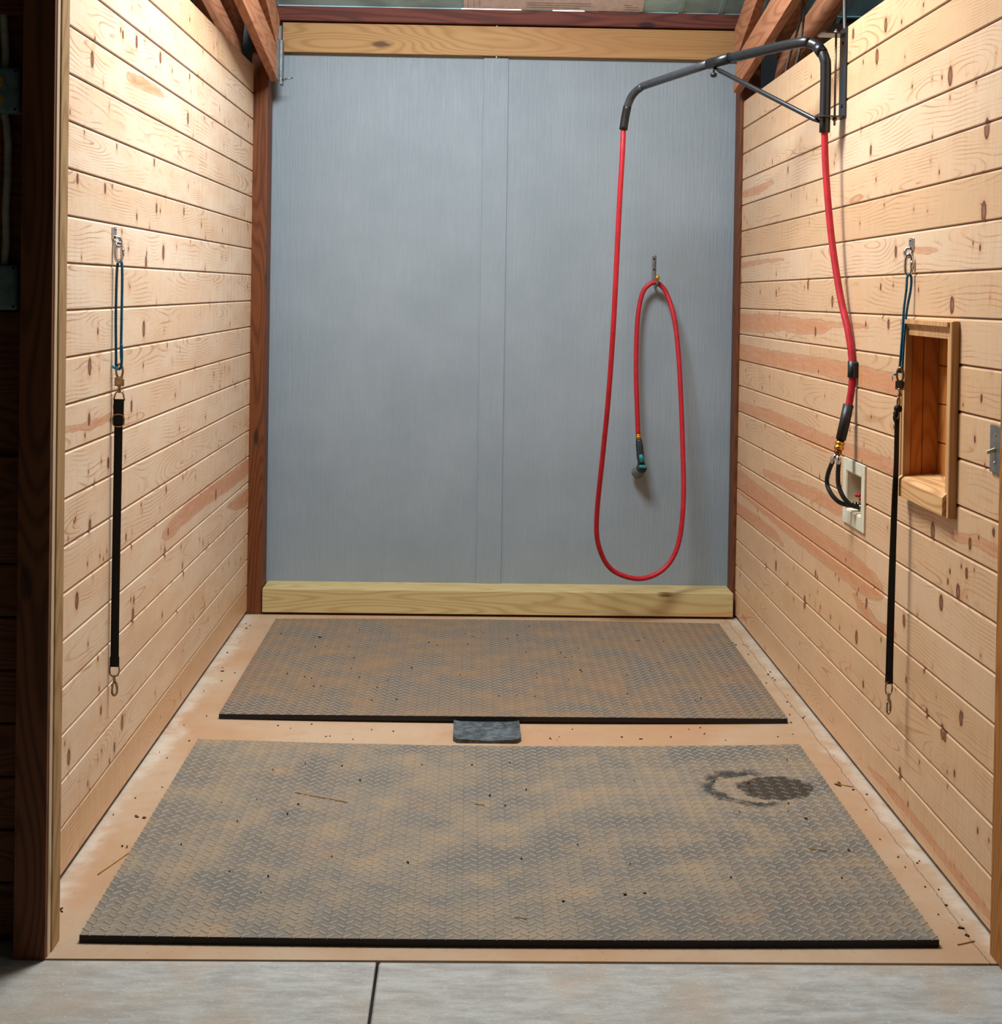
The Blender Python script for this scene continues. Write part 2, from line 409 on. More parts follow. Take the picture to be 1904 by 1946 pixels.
MAT['debris'] = simple('wood_chips', (86, 62, 42), 0.9, 0.1, 0, 0.5, 60)
MAT['straw'] = simple('dry_straw', (168, 124, 62), 0.8, 0.2)

def flap_mat():
    t = NT('ribbed_rubber_flap'); rib = t.noise(t.obj((1, 1, 1)), 40, 3, 0.6)
    st = t.noise(t.obj((6, 60, 60)), 3, 3, 0.6)
    col = t.mix(t.ramp(rib, 0.35, 0.7), C(52, 58, 62), C(92, 100, 104))
    col = t.mix(t.ramp(st, 0.6, 0.72, 0, 0.6), col, C(140, 144, 142))
    t.bump(t.math('ADD', rib, st), 0.4, 0.003)
    return t.out(col, 0.5, 0.4)
MAT['belt'] = flap_mat()

# ------------------------------------------------------------------ the setting: panelled side walls
XL, XR = -1.077, 1.316
def panel_wall(name, xw, s, y0, y1, z0, ztop, seam0, pitch, slope, streaks, knots, holes, joints, seed, tones):
    """tongue-and-groove boards running along Y on the plane x = xw, facing direction s; grooves are real,
    growth rings, knots and heartwood streaks are stored as attributes for the material"""
    rng = np.random.RandomState(seed)
    seams = [seam0 - i * pitch for i in range(-12, 40)]
    cuts = sorted([z for z in seams if z0 + 0.03 < z < ztop - 0.02])
    edges = [z0] + cuts + [ztop]
    rz, rx, rb, rv, rg = [], [], [], [], []       # row height, depth, board, height in board, groove flag
    for b in range(len(edges) - 1):
        a, c = edges[b], edges[b + 1]; h = c - a
        nr = max(6, int(h / 0.006))
        rows = [(a + 0.0006, 0.0065, 1), (a + 0.0030, 0.0055, 1), (a + 0.0034, 0.0030, 0.35), (a + 0.0055, 0, 0)]
        rows += [(a + 0.0055 + (h - 0.0115) * k / nr, 0, 0) for k in range(1, nr)]
        rows += [(c - 0.0060, 0, 0), (c - 0.0004, 0.0050, 0)]
        for z, d, g in rows: rz.append(z); rx.append(d); rb.append(b); rv.append(z - a); rg.append(g)
    rz, rx, rb, rv, rg = map(np.array, (rz, rx, rb, rv, rg))
    ys = np.arange(y0, y1 + 1e-6, (y1 - y0) / round((y1 - y0) / 0.0065))
    NR, NC = len(rz), len(ys)
    Y, Z = np.meshgrid(ys, rz)
    fade = np.clip((Z - z0) / 0.15, 0, 1)
    Zw = Z + slope * (6.62 - Y) * fade
    B = np.repeat(rb[:, None], NC, 1)
    phase = np.zeros((NR, NC)); tone = np.zeros((NR, NC)); red = np.full((NR, NC), 0.2); kd = np.full((NR, NC), 0.2)
    gr = np.repeat(rg[:, None], NC, 1).astype(float)
    allk = [(ky, kz, rng.uniform(0.008, 0.016) if rng.rand() < 0.6 else rng.uniform(0.004, 0.008)) for ky, kz in knots]
    for _ in range(170):
        allk.append((rng.uniform(y0, y1), rng.uniform(z0, ztop), rng.uniform(0.0025, 0.0058)))
    nb = len(edges) - 1
    for b in range(nb):
        m = rb == b; yy = Y[m]; vv = np.repeat(rv[m][:, None], NC, 1); zz = Zw[m]
        js = joints.get(b, []); 
        seg = np.zeros(yy.shape, int)
        for j in js: seg += (yy > j)
        ph = np.zeros(yy.shape); tn = np.zeros(yy.shape)
        for sgi in range(len(js) + 1):
            mm = seg == sgi
            # pith depth wanders along the board: cathedral grain
            d = 0.030 + 0 * yy
            for _k in range(4):
                d = d + rng.uniform(0.006, 0.020) * np.sin(yy * rng.uniform(1.0, 6.5) + rng.uniform(0, 6.28))
            c0 = rng.uniform(-0.02, 0.15); e = np.zeros(yy.shape)
            for ky, kz, kr in allk:
                if kr < 0.006: continue
                e = e + 1.1 * kr * np.exp(-((yy - ky) / (0.05 + 2 * kr)) ** 2 - ((zz - kz) / (0.012 + 0.9 * kr)) ** 2)
            wob = 0.0022 * np.sin(yy * 13 + rng.uniform(0, 6)) + 0.0012 * np.sin(yy * 29 + vv * 40)
            rr = np.sqrt((vv - c0) ** 2 + d ** 2) + e + wob
            p = rr / rng.uniform(0.0075, 0.0135)
            tt = tones.get((b, sgi), tones.get(b, rng.uniform(0.0, 0.45) + (0.75 if s < 0 else 0.0)))
            ph = np.where(mm, p, ph); tn = np.where(mm, tt, tn)
        phase[m] = ph; tone[m] = tn
        for j in js:
            kd[m] = np.minimum(kd[m], np.abs(yy - j) - 0.0012)
    for ky, kz, kr in allk:
        q = np.sqrt(((Y - ky) / 1.15) ** 2 + ((Zw - kz) / 1.8) ** 2) - kr
        kd = np.minimum(kd, q)
    for line in streaks:
        for (a, bq) in zip(line[:-1], line[1:]):
            ya, za, ha = a; yb, zb, hb = bq
            L2 = (ya - yb) ** 2 * 0.02 + (za - zb) ** 2
            t = np.clip(((Y - ya) * (yb - ya) * 0.02 + (Zw - za) * (zb - za)) / max(L2, 1e-9), 0, 1)
            q = np.sqrt(((Y - (ya + t * (yb - ya))) * 0.25) ** 2 + (Zw - (za + t * (zb - za))) ** 2) - (ha + t * (hb - ha))
            red = np.minimum(red, q)
    X = xw - s * np.repeat(rx[:, None], NC, 1)
    V = np.stack([X, Y, Zw], -1).reshape(-1, 3)
    idx = np.arange(NR * NC).reshape(NR, NC)
    q = np.stack([idx[:-1, :-1], idx[:-1, 1:], idx[1:, 1:], idx[1:, :-1]], -1)
    keep = np.ones(q.shape[:2], bool)
    yc = (Y[:-1, :-1] + Y[1:, 1:]) / 2; zc = (Zw[:-1, :-1] + Zw[1:, 1:]) / 2
    for (a, bq, c, dq) in holes: keep &= ~((yc > a) & (yc < bq) & (zc > c) & (zc < dq))
    q = q[keep]
    if s < 0: q = q[:, ::-1]
    q = q[:, ::-1] if s > 0 else q[:, ::-1]
    # a plain backing slab gives the wall its thickness (open where the holes are)
    nv = len(V); t = 0.019
    xb = xw - s * t
    extra = [(xb, y0, z0), (xb, y1, z0), (xb, y1, ztop), (xb, y0, ztop)]
    tz = ztop + slope * (6.62 - y0)
    rim = [(xw - s * 0.005, y0, tz), (xw - s * 0.005, y1, ztop), (xb, y1, ztop), (xb, y0, tz)]
    V = np.vstack([V, rim]); quads = [tuple(int(i) for i in f) for f in q] + [(nv, nv + 1, nv + 2, nv + 3)]
    for (a, bq, c, dq) in holes:      # sawn reveals of the openings
        for (p0, p1) in (((a, c), (bq, c)), ((bq, c), (bq, dq)), ((bq, dq), (a, dq)), ((a, dq), (a, c))):
            k = len(V)
            V = np.vstack([V, [(xw, p0[0], p0[1]), (xw, p1[0], p1[1]), (xb, p1[0], p1[1]), (xb, p0[0], p0[1])]])
            quads.append((k, k + 1, k + 2, k + 3))
    me = bpy.data.meshes.new(name); me.from_pydata(V.tolist(), [], quads); me.update()
    padn = len(V) - nv
    for nm, arr in (('tone', tone), ('red', red), ('knot', kd), ('phase', phase), ('gr', gr)):
        at = me.attributes.new(nm, 'FLOAT', 'POINT')
        pad = {'knot': 0.2, 'red': 0.2, 'phase': 0.1}.get(nm, 0.3)
        at.data.foreach_set('value', np.concatenate([arr.reshape(-1), np.full(padn, pad)]).astype(np.float32))
    me.materials.append(MAT['pine'])
    o = bpy.data.objects.new(name, me); COL.objects.link(o)
    return o

SL = [[(6.58, .726, .041), (6.06, .725, .039), (5.59, .736, .037), (5.23, .732, .038), (4.98, .715, .031), (4.9, .713, .021)],
      [(6.58, .582, .041), (6.35, .593, .029), (6.15, .613, .013)],
      [(4.32, 2.242, .016), (4.48, 2.248, .019), (4.67, 2.253, .016), (4.75, 2.248, .006)],
      [(3.65, 1.21, .008), (3.86, 1.198, .010), (3.99, 1.199, .012), (4.13, 1.204, .008)]]
KL = [(4.2, 2.359), (3.87, 2.228), (4.37, 2.367), (4.7, 2.373), (5.18, 2.384), (5.47, 2.262), (4.63, 2.01), (5.16, 2.223), (3.74, 1.883), (4.02, 1.878), (4.4, 1.815), (4.67, 1.858), (5.11, 1.872), (5.44, 1.837), (4.53, 1.673), (4.78, 1.711), (3.96, 1.462), (4.51, 1.453), (4.51, 1.332), (3.88, 1.365), (4.36, 1.212), (3.88, 1.216), (4.09, 1.066), (4.87, .873), (5.74, 1.226), (5.15, .877), (3.9, .911), (4.01, .803), (3.78, .725), (5.82, .712), (4.91, .715), (4.86, .65), (4.31, .805), (5.16, .542), (4.42, .581), (4.41, .534), (4.0, .505), (4.02, .411), (4.04, .341), (4.29, .227), (3.72, .313), (3.91, .171), (4.2, .178), (5.18, .51)]
SR = [[(6.64, 1.458, .041), (6.17, 1.466, .042), (5.75, 1.478, .031), (5.47, 1.471, .031), (5.14, 1.48, .026), (4.99, 1.492, .01), (4.55, 1.496, .006)],
      [(6.62, 1.309, .042), (5.84, 1.317, .036), (5.21, 1.332, .03), (4.74, 1.328, .035), (4.45, 1.327, .034), (4.2, 1.321, .036)],
      [(6.59, 1.046, .026), (5.92, 1.065, .024), (5.27, 1.049, .036), (4.81, 1.055, .028), (4.49, 1.063, .021), (4.21, 1.065, .024)],
      [(6.06, .802, .014), (5.6, .814, .021), (5.17, .834, .025), (4.8, .839, .027)],
      [(6.61, .542, .034), (6.2, .557, .029), (5.88, .561, .022), (5.75, .549, .012)],
      [(4.6, .577, .009), (4.49, .553, .021), (4.37, .536, .015), (4.23, .552, .016)],
      [(4.4, .057, .006), (4.2, .067, .014), (3.9, .068, .014), (3.56, .055, .013), (3.33, .054, .01)],
      [(6.63, 2.083, .016), (6.33, 2.082, .022), (6.06, 2.095, .013)],
      [(4.06, 1.736, .008), (3.95, 1.733, .010), (3.88, 1.732, .006)],
      [(6.65, 1.737, .013), (6.31, 1.745, .009), (5.79, 1.748, .004)],
      [(3.65, .951, .012), (3.5, .968, .015), (3.34, .964, .015)],
      [(6.62, .68, .055), (5.6, .66, .055), (4.6, .655, .055), (4.50, .655, .05)]]
KR = [(3.5, 2.033), (4.02, 2.459), (4.39, 2.471), (4.77, 2.513), (4.64, 2.394), (4.48, 2.384), (4.11, 2.232), (3.78, 2.212), (3.92, 2.059), (4.53, 2.083), (5.07, 2.07), (5.73, 2.122), (4.99, 2.082), (4.24, 1.738), (3.53, 1.729), (4.39, 1.628), (4.98, 1.576), (5.91, 1.604), (6.24, 1.608), (5.35, 1.64), (3.73, 1.577), (4.55, 1.502), (4.3, 1.51), (5.22, 1.458), (3.51, 1.821), (3.54, 1.229), (3.5, 1.339), (5.15, .542), (3.85, .933), (3.56, .951), (3.5, .979), (3.62, .881), (3.4, 1.01), (4.09, .62), (4.8, .421), (4.59, .443), (5.6, .405), (5.82, .437), (6.02, .395), (5.31, .397), (5.07, .431), (4.48, .586), (3.6, .479), (3.87, .408), (4.06, .45), (3.9, .524), (3.74, .397), (4.5, .309), (4.1, .153), (4.02, .09), (3.64, .316), (3.72, .392), (3.58, .87), (3.64, .806), (3.77, .748)]
wl = struct(panel_wall('wall_left', XL, 1, 3.30, 6.70, 0.012, 2.672, 2.2818, 0.1259, 0.0, SL, KL, [], {20: [5.02, 5.75], 12: [], 0: [4.35]}, 11, {0: 1.0, 20: 0.75}))
wr = struct(panel_wall('wall_right', XR, -1, 3.30, 6.70, 0.012, 2.546, 2.283, 0.1263, 0.0056, SR, KR,
                       [(3.685, 4.075, 1.045, 1.487), (4.54, 4.728, 0.852, 0.994)], {5: [4.50], 4: [4.48], 10: [5.30], 7: [3.36], 0: [4.05]}, 23,
                       {0: 0.85, 1: 0.75, (4, 0): 0.7, (5, 0): 0.7, 17: 0.55, 16: 0.5, 13: 0.6}))

# floors
m = MB().box(-1.35, 1.55, 3.24, 6.95, -0.12, 0.0)
struct(m.build('floor_stall', MAT['stall_floor']))
m = MB().box(-5, -0.2055, -3.5, 3.236, -0.12, -0.002, 0.002).box(-0.1985, 5, -3.5, 3.236, -0.12, -0.002, 0.004).box(-5, -1.35, 3.236, 6.95, -0.12, -0.002).box(1.55, 5, 3.236, 6.95, -0.12, -0.002)
struct(m.build('floor', MAT['aisle_floor']))
# back wall: embossed panels, batten over the joint, corner shims
m = MB().box(-1.30, 0.098, 6.842, 6.86, 0.0, 2.98).box(0.102, 1.60, 6.842, 6.86, 0.0, 2.98)
struct(m.build('wall_back', MAT['back']))
m = MB().box(0.0385, 0.162, 6.834, 6.842, 0.128, 2.757, 0.0012)
struct(m.build('trim_1', MAT['back']))
# posts and beams that carry the barn
m = MB().box(-1.087, -1.006, 6.668, 6.82, 0.0, 2.98, 0.004, 2); struct(m.build('trim_2', MAT['post']))
m = MB().box(1.302, 1.40, 6.712, 6.84, 0.0, 2.98, 0.004, 2); struct(m.build('trim_3', MAT['post']))
m = MB().box(-1.002, 1.299, 6.66, 6.842, 0.012, 0.128, 0.003, 2)
struct(m.build('baseboard_back', MAT['sill']))
m = MB().box(-0.961, 1.293, 6.812, 6.841, 2.761, 2.908, 0.003, 2); struct(m.build('trim_4', MAT['header']))
m = MB().box(-1.30, 1.60, 6.79, 6.842, 2.914, 2.985, 0.003); struct(m.build('trim_5', MAT['redbeam']))
# front jambs
m = MB().box(-1.062, -0.987, 3.233, 3.247, 0.0, 3.4, 0.001); struct(m.build('trim_6', MAT['darkpost']))
m = MB().box(-1.062, -0.985, 3.247, 3.270, 0.0, 3.4, 0.001); struct(m.build('trim_7', MAT['ply']))
m = MB().box(-1.075, -0.982, 3.271, 3.335, 0.0, 3.4, 0.003, 2); struct(m.build('trim_8', MAT['treated']))
m = MB().box(1.283, 1.40, 3.19, 3.288, 0.0, 3.4, 0.003, 2); struct(m.build('trim_9', MAT['amber']))
# tack-room front left of the stall
m = MB()
for i in range(7):
    m.box(-2.6, -1.057, 3.312, 3.331, 0.02 + i * 0.129, 0.02 + i * 0.129 + 0.126, 0.004)
m.box(-2.6, -1.057, 3.334, 3.35, 0.0, 3.4)
m.box(-2.6, -1.057, 3.30, 3.334, 1.465, 1.53, 0.003)
m.box(-2.6, -1.057, 3.30, 3.334, 2.24, 2.40, 0.003)
m.box(-2.6, -1.057, 3.318, 3.334, 0.92, 1.18, 0.003)
struct(m.build('wall_front', MAT['darkboard']))
# roof: sheet metal with a skylight opening; it rises towards the aisle
SLP = 0.40
def rz(y): return 2.992 + SLP * (6.80 - y)
m = MB()
def roof(x0, x1, y0, y1):
    m.prism([(y0, rz(y0)), (y1, rz(y1)), (y1, rz(y1) + 0.03), (y0, rz(y0) + 0.03)], 'x', x0, x1)
SK = (-0.75, 0.55, 4.15, 5.15)
roof(-5, 5, -3.5, SK[2]); roof(-5, SK[0], SK[2], SK[3]); roof(SK[1], 5, SK[2], SK[3]); roof(-5, 5, SK[3], 6.80)
for k in range(50):                  # corrugation ribs
    xr = -5 + k * 0.2
    if not (SK[0] - 0.05 < xr < SK[1] + 0.05):
        m.prism([(6.9, rz(6.9) - 0.004), (0.0, rz(0) - 0.004), (0.0, rz(0) + 0.002), (6.9, rz(6.9) + 0.002)], 'x', xr, xr + 0.02)
# eave strip beyond the beam, broken where the light shows through
for a, b in ((-5, -0.078), (0.22, 0.375), (0.535, 5)):
    m.box(a, b, 6.802, 6.846, 2.986, 3.045)
struct(m.build('ceiling', MAT['roof']))
m = MB().prism([(SK[2], rz(SK[2]) + 0.04), (SK[3], rz(SK[3]) + 0.04), (SK[3], rz(SK[3]) + 0.05), (SK[2], rz(SK[2]) + 0.05)], 'x', SK[0] - 0.03, SK[1] + 0.03)
struct(m.build('window_1', MAT['skypane']))
# barn shell outside the stall; unseen aisle walls added to block sky light
m = MB().box(-5, -1.30, 6.86, 6.90, 0, 3.06); struct(m.build('wall_back_left', MAT['wallcover']))
m = MB().box(1.60, 5, 6.86, 6.90, 0, 3.06); struct(m.build('wall_back_right', MAT['wallcover']))
m = MB().box(-5.05, -5, -3.5, 6.9, 0, 7.2); struct(m.build('wall_aisle_unseen_left', MAT['wallcover']))
m = MB().box(5, 5.05, -3.5, 6.9, 0, 7.2); struct(m.build('wall_aisle_unseen_right', MAT['wallcover']))
m = MB().box(-5, 5, -3.55, -3.5, 0, 7.2); struct(m.build('wall_aisle_unseen_front', MAT['wallcover']))

# ------------------------------------------------------------------ roof trusses
def chord(m, x0, x1, yh, zh, slope, length, depth, heelcut=0.0):
    """sloping board from the heel (yh, zh = lower corner) towards the camera"""
    y2 = yh - length
    m.prism([(yh, zh), (yh, zh + 0.07), (yh - 0.10, zh + depth * 1.1 + 0.10 * slope), (y2, zh + slope * length + depth), (y2, zh + slope * length)], 'x', x0, x1, 0.001)
def truss(x0, x1, yh, zh, label):
    t = thing('roof_truss', label, 'roof truss', ((x0 + x1) / 2, yh - 1.5, zh))
    m = MB(); chord(m, x0, x1, yh, zh, 0.165, 3.2, 0.138); m.build('bottom_chord', MAT['truss'], t)
    m = MB()
    m.prism([(yh - 0.04, zh + 0.15), (yh + 0.02, zh + 0.30), (yh - 3.2, zh + 0.30 + 0.40 * 3.2 - 0.02), (yh - 3.2, zh + 0.15 + 0.40 * 3.2 - 0.02)], 'x', x0, x1, 0.001)
    m.build('top_chord', MAT['truss'], t)
    return t
tl = truss(-0.998, -0.960, 6.690, 2.595, 'pale sawn roof truss heel beside the brown left back post')
m = MB().box(-0.9605, -0.9585, 6.62, 6.76, 2.60, 2.80); m.build('nail_plate', MAT['galv'], tl, 'grey perforated steel plate')
tr = truss(1.262, 1.300, 6.690, 2.582, 'pale sawn roof truss heel at the right back corner, above the pine header end')
truss(-1.170, -1.130, 6.690, 2.60, 'dim roof truss behind the top of the left panelled wall')
truss(1.462, 1.500, 6.690, 2.59, 'roof truss behind the top of the right panelled wall, near the boom bracket')
m = MB().box(-0.9575, -0.944, 6.70, 6.76, 2.585, 2.80, 0.001)
tag(m.build('corner_shim', MAT['galv']), 'narrow grey strip between left roof truss and yellow pine header', 'shim')
m = MB().cyl((-0.945, 6.70, 2.607), (-0.893, 6.70, 2.616), 0.004).cyl((-0.940, 6.70, 2.6078), (-0.930, 6.70, 2.6095), 0.007)
tag(m.build('steel_pin', MAT['galv']), 'small steel pin sticking out beside the left truss heel', 'pin')

# printed board tucked under the eave
t = thing('printed_board', 'pale printed board tucked above the red beam at the top of back wall', 'board', (0.37, 6.80, 2.99))
PY0, PY1 = 6.785, 6.50
def pz(y): return rz(y) - 0.006
m = MB().prism([(PY0, pz(PY0)), (PY1, pz(PY1)), (PY1, pz(PY1) - 0.004), (PY0, pz(PY0) - 0.004)], 'x', -0.066, 0.818); sheet = m.build('sheet', MAT['card'], t)
def onb(x, d, wd, hh):
    y0_, y1_ = PY0 - d, PY0 - d - hh
    MB().prism([(y0_, pz(y0_) - 0.0038), (y1_, pz(y1_) - 0.0038), (y1_, pz(y1_) - 0.0046), (y0_, pz(y0_) - 0.0046)], 'x', x, x + wd).build('print_line', MAT['print'], sheet)
for k in range(3): onb(0.24, 0.018 + k * 0.018, 0.32 - 0.05 * (k == 0), 0.004)
for k in range(3): onb(0.72 + 0.012 * (k % 2), 0.012 + k * 0.018, 0.085 - 0.02 * (k % 3), 0.004)
for k in range(3): onb(-0.045 + k * 0.028, 0.01, 0.0015, 0.09)
# ------------------------------------------------------------------ rubber mats
def mat_thing(name, mat, x0, x1, yf, yb, bow_f, bow_b, skew, lift, label):
    """yf/yb: front and back edge; bow > 0 bends the edge towards the camera in the middle"""
    TH = 0.0195; base = Vector(((x0[0] + x0[1]) / 2 if 0 else 0, 0, 0))
    def P(u_, v_):
        k = 1 - (2 * u_ - 1) ** 2
        ya = yf[0] * (1 - u_) + yf[1] * u_ - bow_f * k; yb_ = yb[0] * (1 - u_) + yb[1] * u_ - bow_b * k
        xa = x0[0] * (1 - v_) + x0[1] * v_; xb = x1[0] * (1 - v_) + x1[1] * v_
        ww = 0.0012 * math.sin(u_ * 37) * math.sin(v_ * 23)
        return xa * (1 - u_) + xb * u_, ya * (1 - v_) + yb_ * v_, lift * k * max(0, 1 - v_ * 5) ** 2 + ww * 0.4
    NU, NV = 84, 56; V = []; Fq = []; bar = []
    for j in range(NV + 1):
        for i in range(NU + 1):
            x, y, z = P(i / NU, j / NV); V.append((x, y, z + TH)); bar.append(0.0)
    off = len(V)
    for j in range(NV + 1):
        for i in range(NU + 1):
            x, y, z = P(i / NU, j / NV); V.append((x, y, max(0.0008, z + 0.0008))); bar.append(0.0)
    W1 = NU + 1
    for j in range(NV):
        for i in range(NU):
            a = j * W1 + i; Fq.append((a, a + 1, a + W1 + 1, a + W1)); Fq.append((off + a, off + a + W1, off + a + W1 + 1, off + a + 1))
    def side(a, c):                       # cut rubber edge, with its own vertices
        k = len(V); V.extend([V[a], V[c], V[off + c], V[off + a]]); bar.extend([-1.0] * 4); Fq.append((k, k + 1, k + 2, k + 3))
    for i in range(NU): side(i + 1, i); side(NV * W1 + i, NV * W1 + i + 1)
    for j in range(NV): side(j * W1, (j + 1) * W1); side((j + 1) * W1 + NU, j * W1 + NU)
    # herringbone tread: short raised bars turned left and right in turn
    wdt = x1[0] - x0[0]; dep = yb[0] - yf[0]; nu, nv = int(wdt / 0.0205), int(dep / 0.0365)
    for j in range(nv):
        for i in range(nu):
            uc, vc = (i + 0.5) / nu, (j + (0.28 if i % 2 else 0.72)) / nv
            x, y, z = P(uc, vc); z += TH - 0.0004
            an = math.radians(42) * (1 if i % 2 else -1); c, s = math.cos(an), math.sin(an)
            k = len(V); h = 0.0026
            for (l_, w_, zz) in ((-.0140, -.0048, 0), (.0140, -.0048, 0), (.0140, .0048, 0), (-.0140, .0048, 0), (-.0118, -.0016, h), (.0118, -.0016, h), (.0118, .0016, h), (-.0118, .0016, h)):
                V.append((x + l_ * c - w_ * s, y + l_ * s + w_ * c, z + zz)); bar.append(0.0 if zz == 0 else 1.0)
            Fq += [(k + 4, k + 5, k + 6, k + 7), (k, k + 1, k + 5, k + 4), (k + 1, k + 2, k + 6, k + 5), (k + 2, k + 3, k + 7, k + 6), (k + 3, k, k + 4, k + 7)]
    me = bpy.data.meshes.new(name); me.from_pydata(V, [], Fq); me.update()
    at = me.attributes.new('bar', 'FLOAT', 'POINT'); at.data.foreach_set('value', np.array(bar, np.float32))
    me.materials.append(mat)
    o = bpy.data.objects.new(name, me); COL.objects.link(o)
    return tag(o, label, 'floor mat', 'rubber stall mats on the floor')
mat_thing('rubber_mat', rubber_mat('dusty_rubber_near', 1.7, (0.995, 4.335), 0.40), (-0.930, -0.932), (1.170, 1.170), (3.318, 3.318), (4.765, 4.763), 0.012, 0.045, 0, 0.0,
          'dusty ribbed rubber mat nearest the camera, with dark wet spot at its right')
mat_thing('rubber_mat', rubber_mat('dusty_rubber_far', 8.2, None, 0.38, (112, 93, 74), (127, 101, 73), (136, 95, 66)), (-0.912, -0.912), (1.196, 1.200), (5.045, 5.050), (6.505, 6.500), 0.028, -0.03, 0, 0.008,
          'dusty ribbed rubber mat at the back, in front of the grey wall')
# rubber flap over the drain
m = MB(); b = bmesh.new()
pts = []
NX, NY = 20, 12; g = []
for j in range(NY + 1):
    row = []
    for i in range(NX + 1):
        uu, vv = i / NX, j / NY
        x = -0.046 + 0.241 * uu; y = 4.80 + 0.23 * vv
        cr = 0.025                       # rounded front corners
        ex = min(uu, 1 - uu) * 0.241
        if vv * 0.23 < cr and ex < cr: y += (cr - math.sqrt(max(0, cr * cr - (cr - ex) ** 2))) * (1 - vv * 0.23 / cr)
        z = 0.012 + 0.006 * abs(2 * uu - 1) ** 6 + 0.002 * math.sin(uu * 9) * (1 - vv) - 0.004 * vv
        row.append((x, y, z))
    g.append(row)
top = [[b.verts.new(p) for p in row] for row in g]; bot = [[b.verts.new((p[0], p[1], 0.0008)) for p in row] for row in g]
for j in range(NY):
    for i in range(NX):
        b.faces.new((top[j][i], top[j][i + 1], top[j + 1][i + 1], top[j + 1][i])); b.faces.new((bot[j][i], bot[j + 1][i], bot[j + 1][i + 1], bot[j][i + 1]))
for i in range(NX):
    b.faces.new((top[0][i + 1], top[0][i], bot[0][i], bot[0][i + 1])); b.faces.new((top[NY][i], top[NY][i + 1], bot[NY][i + 1], bot[NY][i]))
for j in range(NY):
    b.faces.new((top[j][0], top[j + 1][0], bot[j + 1][0], bot[j][0])); b.faces.new((top[j + 1][NX], top[j][NX], bot[j][NX], bot[j + 1][NX]))
m.join(b)
tag(m.build('drain_flap', MAT['belt']), 'small black rubber flap on the floor between the two mats', 'flap')

# ------------------------------------------------------------------ hose boom on the right wall
YB = 4.88
boom = thing('hose_boom', 'black swinging pipe boom bracketed high on the right wall', 'hose boom', (1.25, YB, 2.18))
E0 = Vector((1.250, YB, 2.180)); E1 = Vector((1.250, YB, 2.40))
mid = Vector((0.99, 5.36, 2.515)); T0 = Vector((0.715, 6.05, 2.505)); T1 = Vector((0.668, 6.10, 2.44)); T2 = Vector((0.660, 6.10, 2.325))
jn = Vector((0.99, 5.34, 2.518)); jn2 = Vector((0.925, 5.44, 2.511))
near = [E0, E1, Vector((1.246, YB + 0.004, 2.445)), Vector((1.232, YB + 0.025, 2.485)), Vector((1.206, YB + 0.055, 2.508)), Vector((1.165, YB + 0.105, 2.516)), jn]
MB().tube(near, 0.0192, 20, smooth=6).build('pipe', MAT['pipe'], boom)
far = [jn2, Vector((0.756, 5.96, 2.507)), Vector((0.722, 6.025, 2.497)), Vector((0.694, 6.070, 2.470)), Vector((0.676, 6.092, 2.425)), Vector((0.668, 6.098, 2.38)), T2]
FAR = MB().tube(far, 0.0174, 20, smooth=6); FAR.build('extension_pipe', MAT['extpipe'], boom)
MB().tube([jn + (jn2 - jn) * -0.02, jn2], 0.0212, 20).build('sleeve', MAT['pipe'], boom)
dv = (T2 - far[-3]).normalized()
MB().tube([far[-3], far[-2], T2 - Vector((0, 0, 0.004))], [0.0186, 0.0186, 0.0186], 20, smooth=4).build('end_grip', MAT['blackrub'], boom)
ba = Vector((0.945, 5.42, 2.492)); bb = Vector((1.238, YB, 2.215))
MB().tube([ba, ba + (bb - ba) * 0.06, ba + (bb - ba) * 0.93, bb], [0.004, 0.0095, 0.0095, 0.004], 14).build('brace', MAT['pipe'], boom)
kb = jn.lerp(jn2, 0.75)
MB().cyl(kb - Vector((0, 0, 0.015)), kb - Vector((0, 0, 0.045)), 0.004).lathe(kb - Vector((0, 0, 0.040)), (0, 0, -1), [(0.006, 0), (0.012, 0.002), (0.014, 0.008), (0.012, 0.016), (0.008, 0.018)], 10).build('clamp_knob', MAT['blackrub'], boom)
# wall bracket: channel plate with two ears
br = MB().box(1.309, 1.3165, 4.836, 4.918, 2.232, 2.552, 0.001).build('bracket_plate', MAT['pipe'], boom)
MB().prism([(1.222, 4.85), (1.235, 4.835), (1.315, 4.845), (1.315, 4.925), (1.235, 4.92), (1.222, 4.90)], 'z', 2.527, 2.532).tube([Vector((1.240, YB + 0.012, 2.465)), Vector((1.226, YB + 0.034, 2.495))], [0.0215, 0.0215], 18).build('upper_ear', MAT['pipe'], boom)
MB().prism([(1.218, 4.852), (1.235, 4.835), (1.315, 4.845), (1.315, 4.925), (1.235, 4.925), (1.218, 4.90)], 'z', 2.232, 2.237).build('lower_ear', MAT['pipe'], boom)
pb = MB().cyl((1.283, 4.872, 2.205), (1.283, 4.872, 2.548), 0.0040, seg=12).build('pivot_bolt', MAT['rod'], boom, 'plain steel rod')
MB().cyl((1.283, 4.872, 2.532), (1.283, 4.872, 2.541), 0.009, seg=6).build('bolt_head', MAT['galv'], pb)
MB().cyl((1.283, 4.872, 2.222), (1.283, 4.872, 2.231), 0.008, seg=6).build('nut', MAT['copper'], pb)
for z in (2.275, 2.50):
    MB().cyl((1.3092, 4.880, z), (1.3060, 4.880, z), 0.006, seg=6).build('mounting_screw', MAT['pipe'], br)

